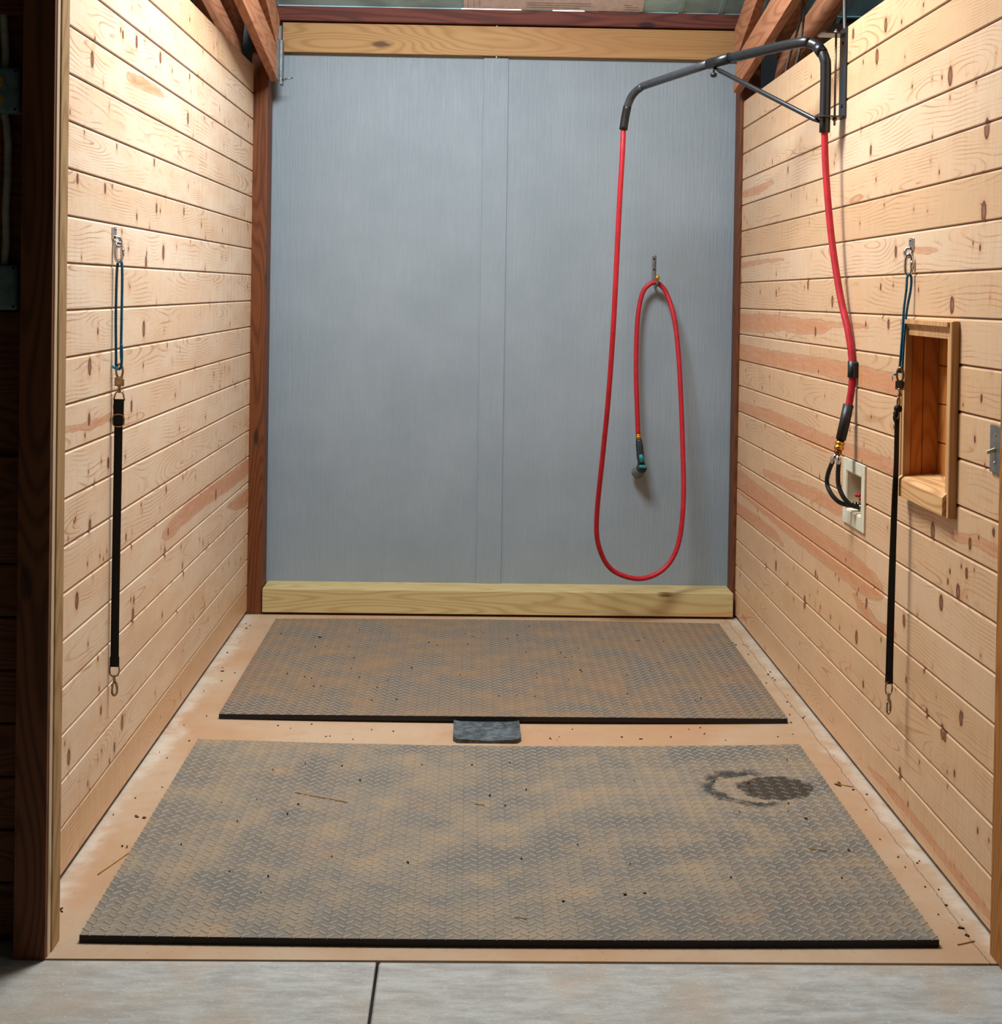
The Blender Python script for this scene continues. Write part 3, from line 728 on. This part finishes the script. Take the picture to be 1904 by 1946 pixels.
# ------------------------------------------------------------------ wash hose
hose = thing('wash_hose', 'long red wash hose hanging from the black boom and looped over back-wall hook', 'hose', (0.89, 6.3, 0.25))
HR = 0.0118
drop = [T2 + Vector((0.0006, 0, 0.06)), T2, Vector((0.655, 6.08, 2.20)), Vector((0.644, 6.07, 1.957)), Vector((0.632, 6.10, 1.49)), Vector((0.622, 6.18, 1.13)), Vector((0.611, 6.28, 0.86)), Vector((0.598, 6.40, 0.546)),
        Vector((0.615, 6.45, 0.392)), Vector((0.684, 6.50, 0.272)), Vector((0.817, 6.53, 0.224)), Vector((0.938, 6.56, 0.264)), Vector((1.010, 6.58, 0.378)), Vector((1.036, 6.60, 0.585)), Vector((1.036, 6.65, 0.845)), Vector((1.021, 6.70, 1.226)), Vector((1.000, 6.74, 1.456)),
        Vector((0.965, 6.775, 1.587)), Vector((0.932, 6.780, 1.634)), Vector((0.905, 6.780, 1.648)), Vector((0.872, 6.780, 1.634)), Vector((0.840, 6.780, 1.585)), Vector((0.819, 6.775, 1.452)), Vector((0.815, 6.765, 1.220)), Vector((0.823, 6.755, 1.012)), Vector((0.829, 6.750, 0.893))]
MB().tube(drop, HR, 16, smooth=8).build('hose_length', MAT['hose'], hose)
wallrun = [E0 + Vector((0, 0, 0.05)), E0, Vector((1.254, 4.865, 2.03)), Vector((1.266, 4.82, 1.803)), Vector((1.283, 4.755, 1.60)), Vector((1.297, 4.69, 1.47)), Vector((1.3025, 4.655, 1.365)), Vector((1.2995, 4.645, 1.29)), Vector((1.292, 4.645, 1.232)), Vector((1.284, 4.64, 1.20))]
MB().tube(wallrun, 0.0122, 16, smooth=8).build('hose_length', MAT['hose'], hose)
clip = MB().tube([(1.3005, 4.648, 1.375), (1.3010, 4.648, 1.340), (1.3000, 4.647, 1.318)], [0.0155, 0.0155, 0.0155], 16).box(1.300, 1.3165, 4.625, 4.642, 1.318, 1.372, 0.002)
tag(clip.build('hose_clip', MAT['blackrub']), 'black clip holding red hose against right wall boards', 'clip')
slv = MB().tube([(1.289, 4.645, 1.226), (1.276, 4.64, 1.165), (1.262, 4.635, 1.106)], [0.0175, 0.0180, 0.0172], 20).build('sleeve', MAT['blackrub'], hose)
cpl = MB().lathe((1.262, 4.635, 1.106), (-0.012, -0.006, -0.05), [(0.013, 0), (0.013, 0.008), (0.0165, 0.009), (0.0165, 0.016), (0.013, 0.017), (0.013, 0.021), (0.0170, 0.022), (0.0170, 0.033), (0.012, 0.036)]).build('brass_coupling', MAT['brass'], hose)
fe = MB().lathe((0.829, 6.75, 0.896), (0.006, -0.004, -0.05), [(0.0122, 0), (0.0126, 0.004), (0.0118, 0.010), (0.0135, 0.012), (0.0135, 0.026), (0.011, 0.027)]).build('brass_ferrule', MAT['brass'], hose)
tip = MB()
# spray nozzle with flared head
nz = thing('spray_nozzle', 'dark teal spray nozzle hanging on the red hose end before back wall', 'nozzle', (0.832, 6.67, 0.70))
MB().tube([(0.8225, 6.667, 0.880), (0.826, 6.664, 0.845), (0.832, 6.660, 0.790), (0.836, 6.660, 0.760)], [0.0150, 0.0185, 0.0190, 0.0150], 18, smooth=4).build('grip', MAT['nozzle'], nz)
MB().tube([(0.830, 6.644, 0.806), (0.834, 6.640, 0.79), (0.837, 6.642, 0.772)], [0.010, 0.013, 0.010], 12, smooth=4).build('lever', MAT['teal'], nz)
MB().tube([(0.834, 6.665, 0.778), (0.838, 6.672, 0.750), (0.838, 6.690, 0.735)], [0.016, 0.021, 0.020], 18, smooth=4).build('neck', MAT['nozzle'], nz)
MB().lathe((0.841, 6.640, 0.742), (-0.15, 1.0, -0.25), [(0.012, 0), (0.022, 0.004), (0.025, 0.02), (0.025, 0.03)], 24).build('collar', MAT['nozzle'], nz)
MB().box(0.822, 0.860, 6.622, 6.640, 0.742, 0.757, 0.005, 2).build('thumb_switch', MAT['teal'], nz)
MB().lathe((0.838, 6.655, 0.735), (-0.16, 1.0, -0.38), [(0.020, 0), (0.026, 0.03), (0.032, 0.075), (0.030, 0.082), (0.026, 0.080)], 28).build('spray_head', MAT['greycap'], nz)

nz.location += Vector((0.010, 0.080, -0.010))

# wall hook carrying the loop
hk = thing('hose_hook', 'slim steel hook plate on the grey back wall under the red loop', 'hook', (0.905, 6.84, 1.62))
pl = MB().box(0.8965, 0.9145, 6.836, 6.842, 1.655, 1.785, 0.004, 2)
pl.build('plate', MAT['galv'], hk)
for z in (1.765, 1.713): MB().cyl((0.9055, 6.8362, z), (0.9055, 6.8335, z), 0.0045, seg=12).build('screw', MAT['dark'], hk)
MB().tube([(0.907, 6.838, 1.66), (0.908, 6.825, 1.632), (0.909, 6.79, 1.626), (0.910, 6.755, 1.636), (0.911, 6.746, 1.664)], 0.0062, 12, smooth=5).build('prong', MAT['galv'], hk)
MB().lathe((0.911, 6.746, 1.660), (0, 0, 1), [(0.009, 0), (0.011, 0.004), (0.011, 0.018), (0.007, 0.022)], 12).build('tip', MAT['brass'], hk, 'yellow hook tip')

# ------------------------------------------------------------------ washing-machine style water box with two supply hoses
vb = thing('valve_box', 'cream recessed valve box set in the right wall below the hose', 'valve box', (1.316, 4.63, 0.80))
m = MB()
ox0, ox1, oz0, oz1 = 4.507, 4.768, 0.808, 1.033; ix0, ix1, iz0, iz1 = 4.545, 4.728, 0.856, 0.992
m.box(1.309, 1.3165, ox0, ix0, oz0, oz1, 0.001).box(1.309, 1.3165, ix1, ox1, oz0, oz1, 0.001).box(1.309, 1.3165, ix0, ix1, oz0, iz0, 0.001).box(1.309, 1.3165, ix0, ix1, iz1, oz1, 0.001)
m.build('frame', MAT['cream'], vb)
m = MB().box(1.360, 1.363, ix0, ix1, iz0, iz1); m.build('box_back', MAT['boxshade'], vb, 'inner back, coloured dark for shade')
m = MB().box(1.312, 1.362, ix0, ix0 + 0.004, iz0, iz1).box(1.312, 1.362, ix1 - 0.004, ix1, iz0, iz1).box(1.312, 1.362, ix0, ix1, iz0, iz0 + 0.004).box(1.312, 1.362, ix0, ix1, iz1 - 0.004, iz1)
m.build('box', MAT['creamin'], vb)
for yv, nm in ((4.60, 'hot'), (4.66, 'cold')):
    v = MB().cyl((1.345, yv, 0.857), (1.345, yv, 0.905), 0.009).cyl((1.345, yv, 0.880), (1.325, yv, 0.880), 0.008).cyl((1.328, yv, 0.880), (1.318, yv, 0.880), 0.011).build('valve', MAT['nickel'], vb)
    h = MB()
    for k in range(6):
        a = k * math.pi / 3; h.sphere((1.341 + 0.013 * math.cos(a), yv + 0.013 * math.sin(a), 0.913), 0.0075, 0.0075, 0.006, 10)
    h.cyl((1.341, yv, 0.908), (1.341, yv, 0.919), 0.013)
    h.build('valve_handle', MAT['redhandle'], v, 'red valve handle')
sp = thing('hose_splitter', 'copper and chrome splitter joining two black supply hoses to the red hose', 'fitting', (1.25, 4.625, 1.04))
MB().lathe((1.254, 4.631, 1.072), (-0.012, -0.006, -0.05), [(0.010, 0), (0.013, 0.003), (0.013, 0.012), (0.009, 0.015), (0.009, 0.022)], 16).build('body', MAT['copper'], sp)
for dx, dy in ((-0.010, 0.018), (0.006, -0.004)):
    MB().tube([(1.249, 4.628, 1.053), (1.248 + dx, 4.627 + dy, 1.040), (1.248 + dx, 4.627 + dy, 1.024)], 0.0085, 12).build('outlet', MAT['chrome'], sp)
h1 = MB().tube([(1.238, 4.645, 1.030), (1.232, 4.672, 0.99), (1.232, 4.690, 0.952), (1.240, 4.672, 0.920), (1.262, 4.655, 0.893), (1.295, 4.655, 0.880), (1.320, 4.66, 0.880)], 0.0078, 14, smooth=8)
tag(h1.build('supply_hose', MAT['blackrub']), 'black supply hose, the outer wider curve of the two into the valve box', 'hose', 'black supply hoses at the valve box')
h2 = MB().tube([(1.254, 4.623, 1.030), (1.254, 4.632, 0.99), (1.256, 4.628, 0.95), (1.268, 4.612, 0.915), (1.290, 4.602, 0.890), (1.320, 4.60, 0.880)], 0.0078, 14, smooth=8)
tag(h2.build('supply_hose', MAT['blackrub']), 'black supply hose, the inner straighter one of the two into the valve box', 'hose', 'black supply hoses at the valve box')

# ------------------------------------------------------------------ framed niche
ni = thing('wall_niche', 'wooden framed recessed niche shelf in right wall beside the black strap', 'niche', (1.316, 3.9, 1.0))
a0, a1, b0, b1 = 3.77, 4.07, 1.058, 1.478       # opening
def vtrim(m, y0, y1, z0, z1):
    m.box(1.296, 1.3165, y0, y1, z0, z1, 0.003, 2)
m = MB(); vtrim(m, 3.664, 3.690, 0.998, 1.534); m.box(1.293, 1.298, 3.664, 3.680, 0.999, 1.533, 0.002); m.box(1.302, 1.3165, 3.689, 3.720, 1.04, 1.490, 0.002); m.build('near_trim', MAT['trim'], ni)
m = MB(); vtrim(m, 4.062, 4.100, 1.045, 1.530); m.box(1.292, 1.2975, 4.084, 4.100, 1.046, 1.530, 0.002); m.build('far_trim', MAT['trim'], ni)
m = MB()      # cove moulding across the top
m.prism([(1.3165, 1.484), (1.303, 1.484), (1.302, 1.494), (1.304, 1.500), (1.300, 1.508), (1.295, 1.516), (1.290, 1.518), (1.290, 1.530), (1.3165, 1.530)], 'y', 3.690, 4.100)
m.build('top_trim', MAT['trim'], ni)
m = MB().prism([(1.286, 1.000), (1.312, 1.0), (1.40, 1.045), (1.405, 1.072), (1.296, 1.062), (1.286, 1.052)], 'y', 3.692, 4.085, 0.002)
m.build('sill', MAT['sillwood'], ni)
m = MB()
for k in range(4):
    m.box(1.398, 1.405, 3.69, 4.066, 1.05 + k * 0.115, 1.05 + k * 0.115 + 0.113, 0.003)
m.build('back_boards', MAT['niche'], ni)
m = MB().box(1.317, 1.352, 4.066, 4.076, 1.04, 1.49, 0.002).box(1.3535, 1.400, 4.066, 4.076, 1.04, 1.49, 0.002); m.build('far_side', MAT['niche'], ni)
m = MB().box(1.317, 1.40, 3.68, 3.690, 1.04, 1.49); m.build('near_side', MAT['niche'], ni)
m = MB().box(1.317, 1.40, 3.69, 4.066, 1.484, 1.492); m.build('top_board', MAT['niche'], ni)

# switch plate
sw = thing('switch_plate', 'brushed steel toggle switch plate at right edge on pine boards', 'light switch', (1.316, 3.37, 1.16))
MB().box(1.309, 1.3165, 3.350, 3.420, 1.161, 1.281, 0.002, 2).build('plate', MAT['steelplate'], sw)
MB().prism([(1.309, 1.214), (1.309, 1.224), (1.288, 1.216), (1.289, 1.208)], 'y', 3.382, 3.390).build('toggle', MAT['cream'], sw, 'cream toggle')
for z in (1.186, 1.256): MB().cyl((1.3092, 3.386, z), (1.3070, 3.386, z), 0.003, seg=10).build('screw', MAT['chrome'], sw)

# ------------------------------------------------------------------ cross ties: wall ring, link, cord loop, strap with snaps
def wall_eye(x, y, z, s, label):
    """plate screwed to the wall at x, s points into the stall"""
    t = thing('wall_eye', label, 'wall eye', (x, y, z - 0.02), 'chrome wall eyes for the cross ties')
    MB().box(min(x, x + s * 0.005), max(x, x + s * 0.005), y - 0.020, y + 0.020, z - 0.018, z + 0.018, 0.0015).build('plate', MAT['chrome'], t)
    for dz in (-0.011, 0.011): MB().sphere((x + s * 0.005, y + 0.006, z + dz), 0.003, 0.004, 0.004, 10).build('screw', MAT['galv'], t)
    MB().tube([(x + s * 0.004, y, z - 0.012), (x + s * 0.014, y + 0.008, z - 0.014), (x + s * 0.021, y + 0.006, z - 0.027), (x + s * 0.018, y - 0.004, z - 0.040), (x + s * 0.008, y - 0.008, z - 0.036), (x + s * 0.003, y - 0.003, z - 0.022)], 0.0048, 10, smooth=6).build('eye', MAT['chrome'], t)
def quick_link(c, rx, rz, ax, label):
    t = thing('quick_link', label, 'quick link', (c[0], c[1], c[2] - rz), 'chrome quick links on the wall eyes')
    MB().ring(c, rx, rz, 0.0050, ax, n=32, seg=10, power=2.4).build('loop', MAT['chrome'], t)
    cx = Vector(c) + Vector(ax) * rx
    MB().cyl(cx + Vector((0, 0, -0.011)), cx + Vector((0, 0, 0.011)), 0.0062, seg=6).build('sleeve_nut', MAT['chrome'], t)
wall_eye(XL, 4.118, 1.752, 1, 'chrome screwed wall eye holding the left cross tie')
quick_link((-1.060, 4.118, 1.694), 0.0100, 0.028, (0.85, 0.5, 0), 'chrome quick link at the top of the left blue cord')
rl = thing('cord_loop', 'blue cord loop with bright knotted tail, hanging on the left wall', 'cord', (-1.045, 4.07, 1.34), 'blue cord loops of the cross ties')
MB().tube([(-1.052, 4.07, 1.355), (-1.0525, 4.07, 1.38), (-1.0545, 4.07, 1.50), (-1.0535, 4.07, 1.62), (-1.051, 4.072, 1.662), (-1.0455, 4.074, 1.670), (-1.040, 4.074, 1.662), (-1.0375, 4.073, 1.62), (-1.0380, 4.073, 1.50), (-1.0385, 4.073, 1.40), (-1.0365, 4.073, 1.362), (-1.041, 4.073, 1.346), (-1.048, 4.071, 1.346)], 0.0041, 10, closed=True, smooth=8).build('cord', MAT['rope'], rl)
MB().tube([(-1.0355, 4.067, 1.420), (-1.034, 4.067, 1.39), (-1.035, 4.068, 1.362)], 0.0038, 10, smooth=4).build('second_strand', MAT['rope'], rl)
MB().sphere((-1.049, 4.064, 1.347), 0.007, 0.006, 0.006, 12).tube([(-1.049, 4.064, 1.347), (-1.056, 4.060, 1.349), (-1.0585, 4.055, 1.353)], [0.004, 0.0036, 0.004], 8).build('knot', MAT['ropetip'], rl, 'bright blue knotted cord tail')

def cross_tie(x, y, ztop, zs, zbot, wd_top, wd_bot, label, xb, yb, buckle, scale=1.0):
    """ztop: top of upper snap, zs: where the webbing starts, zbot: lower end of webbing"""
    t = thing('cross_tie', label, 'cross tie', (x, y, zbot - 0.1), 'black cross ties with snaps')
    W = Vector(wd_top)
    # upper quick-release snap
    sn = MB().ring((x, y, ztop - 0.019), 0.010, 0.021, 0.0034, W, n=24, seg=8)
    ub = sn.build('upper_snap', MAT['nickel'], t)
    zb = ztop - 0.038
    Bd = MB(); h = 0.011
    d = W.cross(Vector((0, 0, 1)))
    c = Vector((x, y, zb - 0.010))
    b = bmesh.new(); bmesh.ops.create_cube(b, size=1)
    bmesh.ops.bevel(b, geom=b.edges[:], offset=0.12, segments=2, affect='EDGES')
    Rm = Matrix((W, d, Vector((0, 0, 1)))).transposed().to_4x4()
    Bd.join(b, Matrix.Translation(c) @ Rm @ Matrix.Diagonal((0.024, 0.011, 0.026, 1)))
    for sd in (-1, 1): Bd.cyl(c + W * 0.0115 * sd + Vector((0, 0, -0.016)), c + W * 0.0115 * sd + Vector((0, 0, 0.008)), 0.0028, seg=8)
    Bd.build('release_body', MAT['nickel'], ub)
    MB().lathe((x, y, zb - 0.022), (0, 0, -1), [(0.008, 0), (0.008, 0.004), (0.0045, 0.006), (0.0045, 0.014), (0.0062, 0.017), (0.0062, 0.022), (0.003, 0.025)], 14).build('swivel', MAT['nickel'], ub)
    return t, zb - 0.047
# left tie
xl, yl = -1.043, 4.075
ct, zz = cross_tie(xl, yl, 1.357, 1.252, 0.466, (1, 0, 0), (1, 0, 0), 'black webbing cross tie hanging straight on the left wall', xl, yl, True)
MB().tube([(xl - 0.0135, yl, 1.250), (xl - 0.0145, yl, 1.258), (xl - 0.010, yl, 1.272), (xl, yl, 1.277), (xl + 0.010, yl, 1.272), (xl + 0.0145, yl, 1.258), (xl + 0.0135, yl, 1.250)], 0.0024, 8, closed=True, smooth=4).build('d_ring', MAT['nickel'], ct)
wdir = [(1, 0, 0)] * 5
MB().tube([(xl - 0.001, yl, 1.252), (xl - 0.0015, yl, 1.08), (xl - 0.0030, yl, 0.85), (xl - 0.0040, yl, 0.65), (xl - 0.0045, yl, 0.451)], 1, smooth=6, width=0.0245, thick=0.0028, wdir=[(1, 0.05, 0), (1, 0, 0), (1, -0.05, 0), (1, -0.1, 0), (1, 0, 0)]).build('webbing', MAT['black'], ct)
MB().tube([(xl, yl - 0.003, 1.254), (xl, yl - 0.0045, 1.22), (xl, yl - 0.0045, 1.178)], 1, width=0.0300, thick=0.0060, wdir=[(1, 0, 0)] * 3).build('folded_end', MAT['black'], ct)
MB().ring((xl, yl - 0.006, 1.190), 0.0165, 0.0185, 0.0022, (1, 0, 0), power=3.2).build('slide_buckle', MAT['nickel'], ct)
xe = xl - 0.0045
MB().tube([(xe, yl, 0.477), (xe, yl, 0.447)], 1, width=0.0275, thick=0.0055, wdir=[(1, 0, 0)] * 2).build('stitched_end', MAT['black'], ct)
def swivel_snap(t, x, y, z, ax, sc=1.0):
    ax = Vector(ax).normalized()
    r_ = MB().ring((x, y, z - 0.018 * sc), 0.0140 * sc, 0.020 * sc, 0.0024, ax, power=2.6).build('swivel_ring', MAT['nickel'], t)
    s_ = MB().lathe((x, y, z - 0.034 * sc), (0, 0, -1), [(0.0065, 0), (0.0068, 0.004), (0.0045, 0.007), (0.0042, 0.018), (0.0058, 0.022)], 14).build('stem', MAT['nickel'], r_)
    c = Vector((x, y, z - 0.076 * sc))
    MB().tube([c + Vector((0, 0, 0.022)), c + ax * 0.0055 + Vector((0, 0, 0.017)), c + ax * 0.0085 + Vector((0, 0, 0.002)), c + ax * 0.0072 + Vector((0, 0, -0.012)), c + ax * 0.0 + Vector((0, 0, -0.019)), c - ax * 0.0058 + Vector((0, 0, -0.012)), c - ax * 0.0062 + Vector((0, 0, 0.0)), c - ax * 0.0045 + Vector((0, 0, 0.017))],
              [0.0045, 0.0042, 0.0034, 0.0034, 0.0034, 0.0034, 0.0030, 0.0030], 10, smooth=5).sphere(c - ax * 0.0085 + Vector((0, 0, 0.012)), 0.0024, None, None, 8).build('hook', MAT['nickel'], r_)
swivel_snap(ct, xe, yl, 0.455, (1, 0, 0))
for o_ in (rl, ct): o_.location += Vector((-0.0135, 0.052, 0.0))
# right tie
wall_eye(XR, 4.080, 1.756, -1, 'chrome screwed wall eye holding the right cross tie')
quick_link((1.299, 4.058, 1.693), 0.0100, 0.030, (0.85, -0.5, 0.12), 'chrome quick link at the top of the right blue cord')
rr = thing('cord_loop', 'blue cord loop narrowing downward, hanging beside the wall niche', 'cord', (1.275, 4.02, 1.37), 'blue cord loops of the cross ties')
MB().tube([(1.2665, 4.022, 1.378), (1.2675, 4.018, 1.42), (1.2715, 4.016, 1.50), (1.2740, 4.016, 1.56), (1.2785, 4.010, 1.62), (1.2795, 4.008, 1.655), (1.2850, 4.006, 1.664), (1.2905, 4.004, 1.655), (1.2895, 4.004, 1.62), (1.2815, 4.010, 1.56), (1.2765, 4.012, 1.50), (1.2735, 4.014, 1.42), (1.2725, 4.016, 1.378), (1.2695, 4.018, 1.372)], 0.0037, 10, closed=True, smooth=8).build('cord', MAT['rope'], rr)
MB().sphere((1.2525, 4.025, 1.364), 0.004, 0.004, 0.004, 10).tube([(1.2695, 4.02, 1.376), (1.262, 4.024, 1.370), (1.2535, 4.025, 1.364)], [0.0034, 0.003, 0.003], 8).build('knot', MAT['ropetip'], rr, 'bright blue cord tip')
xr, yr = 1.2665, 4.016
ct, zz = cross_tie(xr, yr, 1.383, 1.23, 0.455, (0.8, -0.6, 0), (1, 0, 0), 'black webbing cross tie twisting beside the wall niche', xr, yr, False)
lk = MB()
lk.ring((xr - 0.003, yr, 1.283), 0.007, 0.014, 0.0030, (0.7, 0.7, 0)).build('d_ring', MAT['nickel'], ct)
MB().sphere((xr - 0.0045, yr, 1.262), 0.0125, 0.011, 0.013, 14).sphere((xr - 0.011, yr, 1.248), 0.008, 0.008, 0.010, 12).tube([(xr - 0.006, yr, 1.258), (xr - 0.014, yr, 1.240), (xr - 0.011, yr, 1.226), (xr - 0.004, yr, 1.222)], [0.006, 0.005, 0.006, 0.006], 10, smooth=5).build('folded_end', MAT['black'], ct)
MB().ring((xr - 0.010, yr - 0.005, 1.246), 0.008, 0.012, 0.0022, (0.8, -0.5, 0)).build('slide_buckle', MAT['nickel'], ct)
MB().tube([(xr - 0.006, yr, 1.250), (xr - 0.0065, yr, 1.20), (xr - 0.0065, yr, 1.10), (xr - 0.009, yr, 1.0), (xr - 0.0115, yr, 0.85), (xr - 0.014, yr, 0.65), (xr - 0.0155, yr, 0.441)], 1, smooth=6, width=0.0225, thick=0.0032,
          wdir=[(0.8, 0.6, 0), (0.75, 0.65, 0), (0.75, 0.65, 0), (0.85, 0.5, 0), (0.9, 0.4, 0), (1, 0.2, 0), (1, 0.1, 0)]).build('webbing', MAT['black'], ct)
MB().tube([(xr - 0.0155, yr, 0.464), (xr - 0.0155, yr, 0.436)], 1, width=0.0240, thick=0.006, wdir=[(0.9, 0.3, 0)] * 2).build('stitched_end', MAT['black'], ct)
swivel_snap(ct, xr - 0.0155, yr, 0.442, (0.85, 0.5, 0))
for o_ in (rr, ct): o_.location += Vector((0.0150, 0.048, 0.0))

# ------------------------------------------------------------------ electrical boxes in the dark bay left of the stall
t = thing('outlet_box', 'grey steel double outlet box in the dark bay, upper of the two', 'outlet', (-1.14, 3.33, 2.0))
MB().box(-1.200, -1.088, 3.285, 3.334, 2.003, 2.110, 0.010, 3).build('box', MAT['greybox'], t)
for z in (2.078, 2.035):
    f = MB().lathe((-1.139, 3.2855, z), (0, -1, 0), [(0.0165, 0), (0.0165, 0.003), (0.015, 0.004)], 20).build('socket', MAT['outlet'], t, 'yellowed round socket')
    for dx in (-0.006, 0.006): MB().box(-1.139 + dx - 0.001, -1.139 + dx + 0.001, 3.2806, 3.2822, z - 0.004, z + 0.005).build('slot', MAT['dark'], f)
for x, z in ((-1.096, 2.102), (-1.096, 2.011)): MB().cyl((x, 3.2856, z), (x, 3.2835, z), 0.003, seg=10).build('screw', MAT['dark'], t)
t = thing('junction_box', 'blank grey steel junction box in the dark bay, lower of the two', 'junction box', (-1.14, 3.33, 1.53))
MB().box(-1.200, -1.089, 3.290, 3.334, 1.533, 1.640, 0.010, 3).build('box', MAT['greybox'], t)
for x, z in ((-1.097, 1.632), (-1.097, 1.541)): MB().cyl((x, 3.2906, z), (x, 3.2885, z), 0.003, seg=10).build('screw', MAT['dark'], t)
def conduit(pts):
    m = MB(); P = [Vector(p) for p in pts]; out = []; rad = []
    n = 0
    for a, b_ in zip(P[:-1], P[1:]):
        k = max(2, int((b_ - a).length / 0.003))
        for i in range(k):
            out.append(a.lerp(b_, i / k)); rad.append(0.0085 + 0.0014 * (n % 2)); n += 1
    out.append(P[-1]); rad.append(0.0085); m.tube(out, rad, 10); return m
tag(conduit([(-1.132, 3.318, 2.003), (-1.127, 3.318, 1.985), (-1.122, 3.318, 1.93), (-1.122, 3.318, 1.86), (-1.126, 3.318, 1.78), (-1.124, 3.318, 1.70), (-1.128, 3.318, 1.64)]).build('flexible_conduit', MAT['conduit']), 'ribbed steel conduit running between the two grey boxes', 'conduit')
tag(conduit([(-1.132, 3.318, 2.11), (-1.130, 3.318, 2.15), (-1.134, 3.318, 2.21), (-1.140, 3.318, 2.30)]).build('flexible_conduit', MAT['conduit']), 'ribbed steel conduit rising from the top of the outlet box', 'conduit')

# cables above the right panel
c1 = MB().tube([(1.345, 5.60, 2.80), (1.345, 5.66, 2.66), (1.342, 5.70, 2.585), (1.342, 5.82, 2.53), (1.342, 5.92, 2.545), (1.344, 5.86, 2.62), (1.348, 5.70, 2.74), (1.35, 5.62, 2.86)], 0.006, 10, smooth=8)
tag(c1.build('looped_tubing', MAT['cable']), 'clear tubing looped above the right panel behind the boom', 'tubing')
c2 = MB().tube([(1.348, 4.99, 2.53), (1.35, 5.01, 2.62), (1.352, 5.03, 2.80)], 0.007, 10, smooth=6)
tag(c2.build('cable', MAT['cable']), 'grey cable dropping behind the right panel above the boom bracket', 'cable')

# ------------------------------------------------------------------ loose bits on the floor
rd = random.Random(7); m = MB()
def chip(x, y, z, s_):
    a = rd.uniform(0, 6.28); b = bmesh.new(); bmesh.ops.create_cube(b, size=1)
    for v in b.verts: v.co += Vector((rd.uniform(-.15, .15), rd.uniform(-.15, .15), rd.uniform(-.15, .15)))
    m.join(b, Matrix.Translation((x, y, z + 0.0015)) @ Matrix.Rotation(a, 4, 'Z') @ Matrix.Diagonal((s_ * rd.uniform(0.7, 2.2), s_ * 0.7, 0.004, 1)))
for _ in range(34): chip(rd.uniform(1.21, 1.29), rd.uniform(3.4, 6.4), 0, rd.uniform(0.002, 0.007))
for _ in range(24): chip(rd.uniform(-1.06, -0.95), rd.uniform(3.3, 6.5), 0, rd.uniform(0.002, 0.007))
for _ in range(25): chip(rd.uniform(-0.9, 1.2), rd.uniform(4.80, 5.0), 0, rd.uniform(0.002, 0.006))
for _ in range(60): chip(rd.uniform(-0.85, 1.1), rd.uniform(5.15, 6.4), 0.0215, rd.uniform(0.002, 0.005))
for _ in range(40): chip(rd.uniform(-0.85, 1.1), rd.uniform(3.5, 4.6), 0.0215, rd.uniform(0.002, 0.006))
for (x, y, s_) in ((-0.665, 6.16, 0.014), (1.215, 4.42, 0.012), (1.225, 4.44, 0.010), (1.262, 3.42, 0.012), (1.262, 3.38, 0.009), (-0.93, 3.55, 0.013), (-0.96, 4.10, 0.012), (-0.985, 4.11, 0.009)): chip(x, y, 0.0215 if abs(x) < 0.9 else 0, s_)
tag(m.build('wood_chips', MAT['debris']), 'dark crumbs and chips scattered over mats and floor edges', 'debris', kind='stuff')
m = MB()
for (p, q) in (((-0.53, 4.26, 0.0225), (-0.36, 4.18, 0.0225)), ((0.03, 4.18, 0.0225), (0.06, 4.165, 0.0225)), ((0.13, 3.42, 0.0225), (0.16, 3.41, 0.0225)), ((0.98, 3.86, 0.0225), (1.03, 3.84, 0.0225)), ((1.22, 3.33, 0.002), (1.27, 3.35, 0.002)), ((1.215, 4.43, 0.002), (1.26, 4.40, 0.002)), ((-0.94, 3.85, 0.002), (-0.99, 3.70, 0.002))):
    m.cyl(p, q, 0.0014, seg=6)
tag(m.build('straw_bits', MAT['straw']), 'few straw stems lying on the mats and floor', 'straw', kind='stuff')
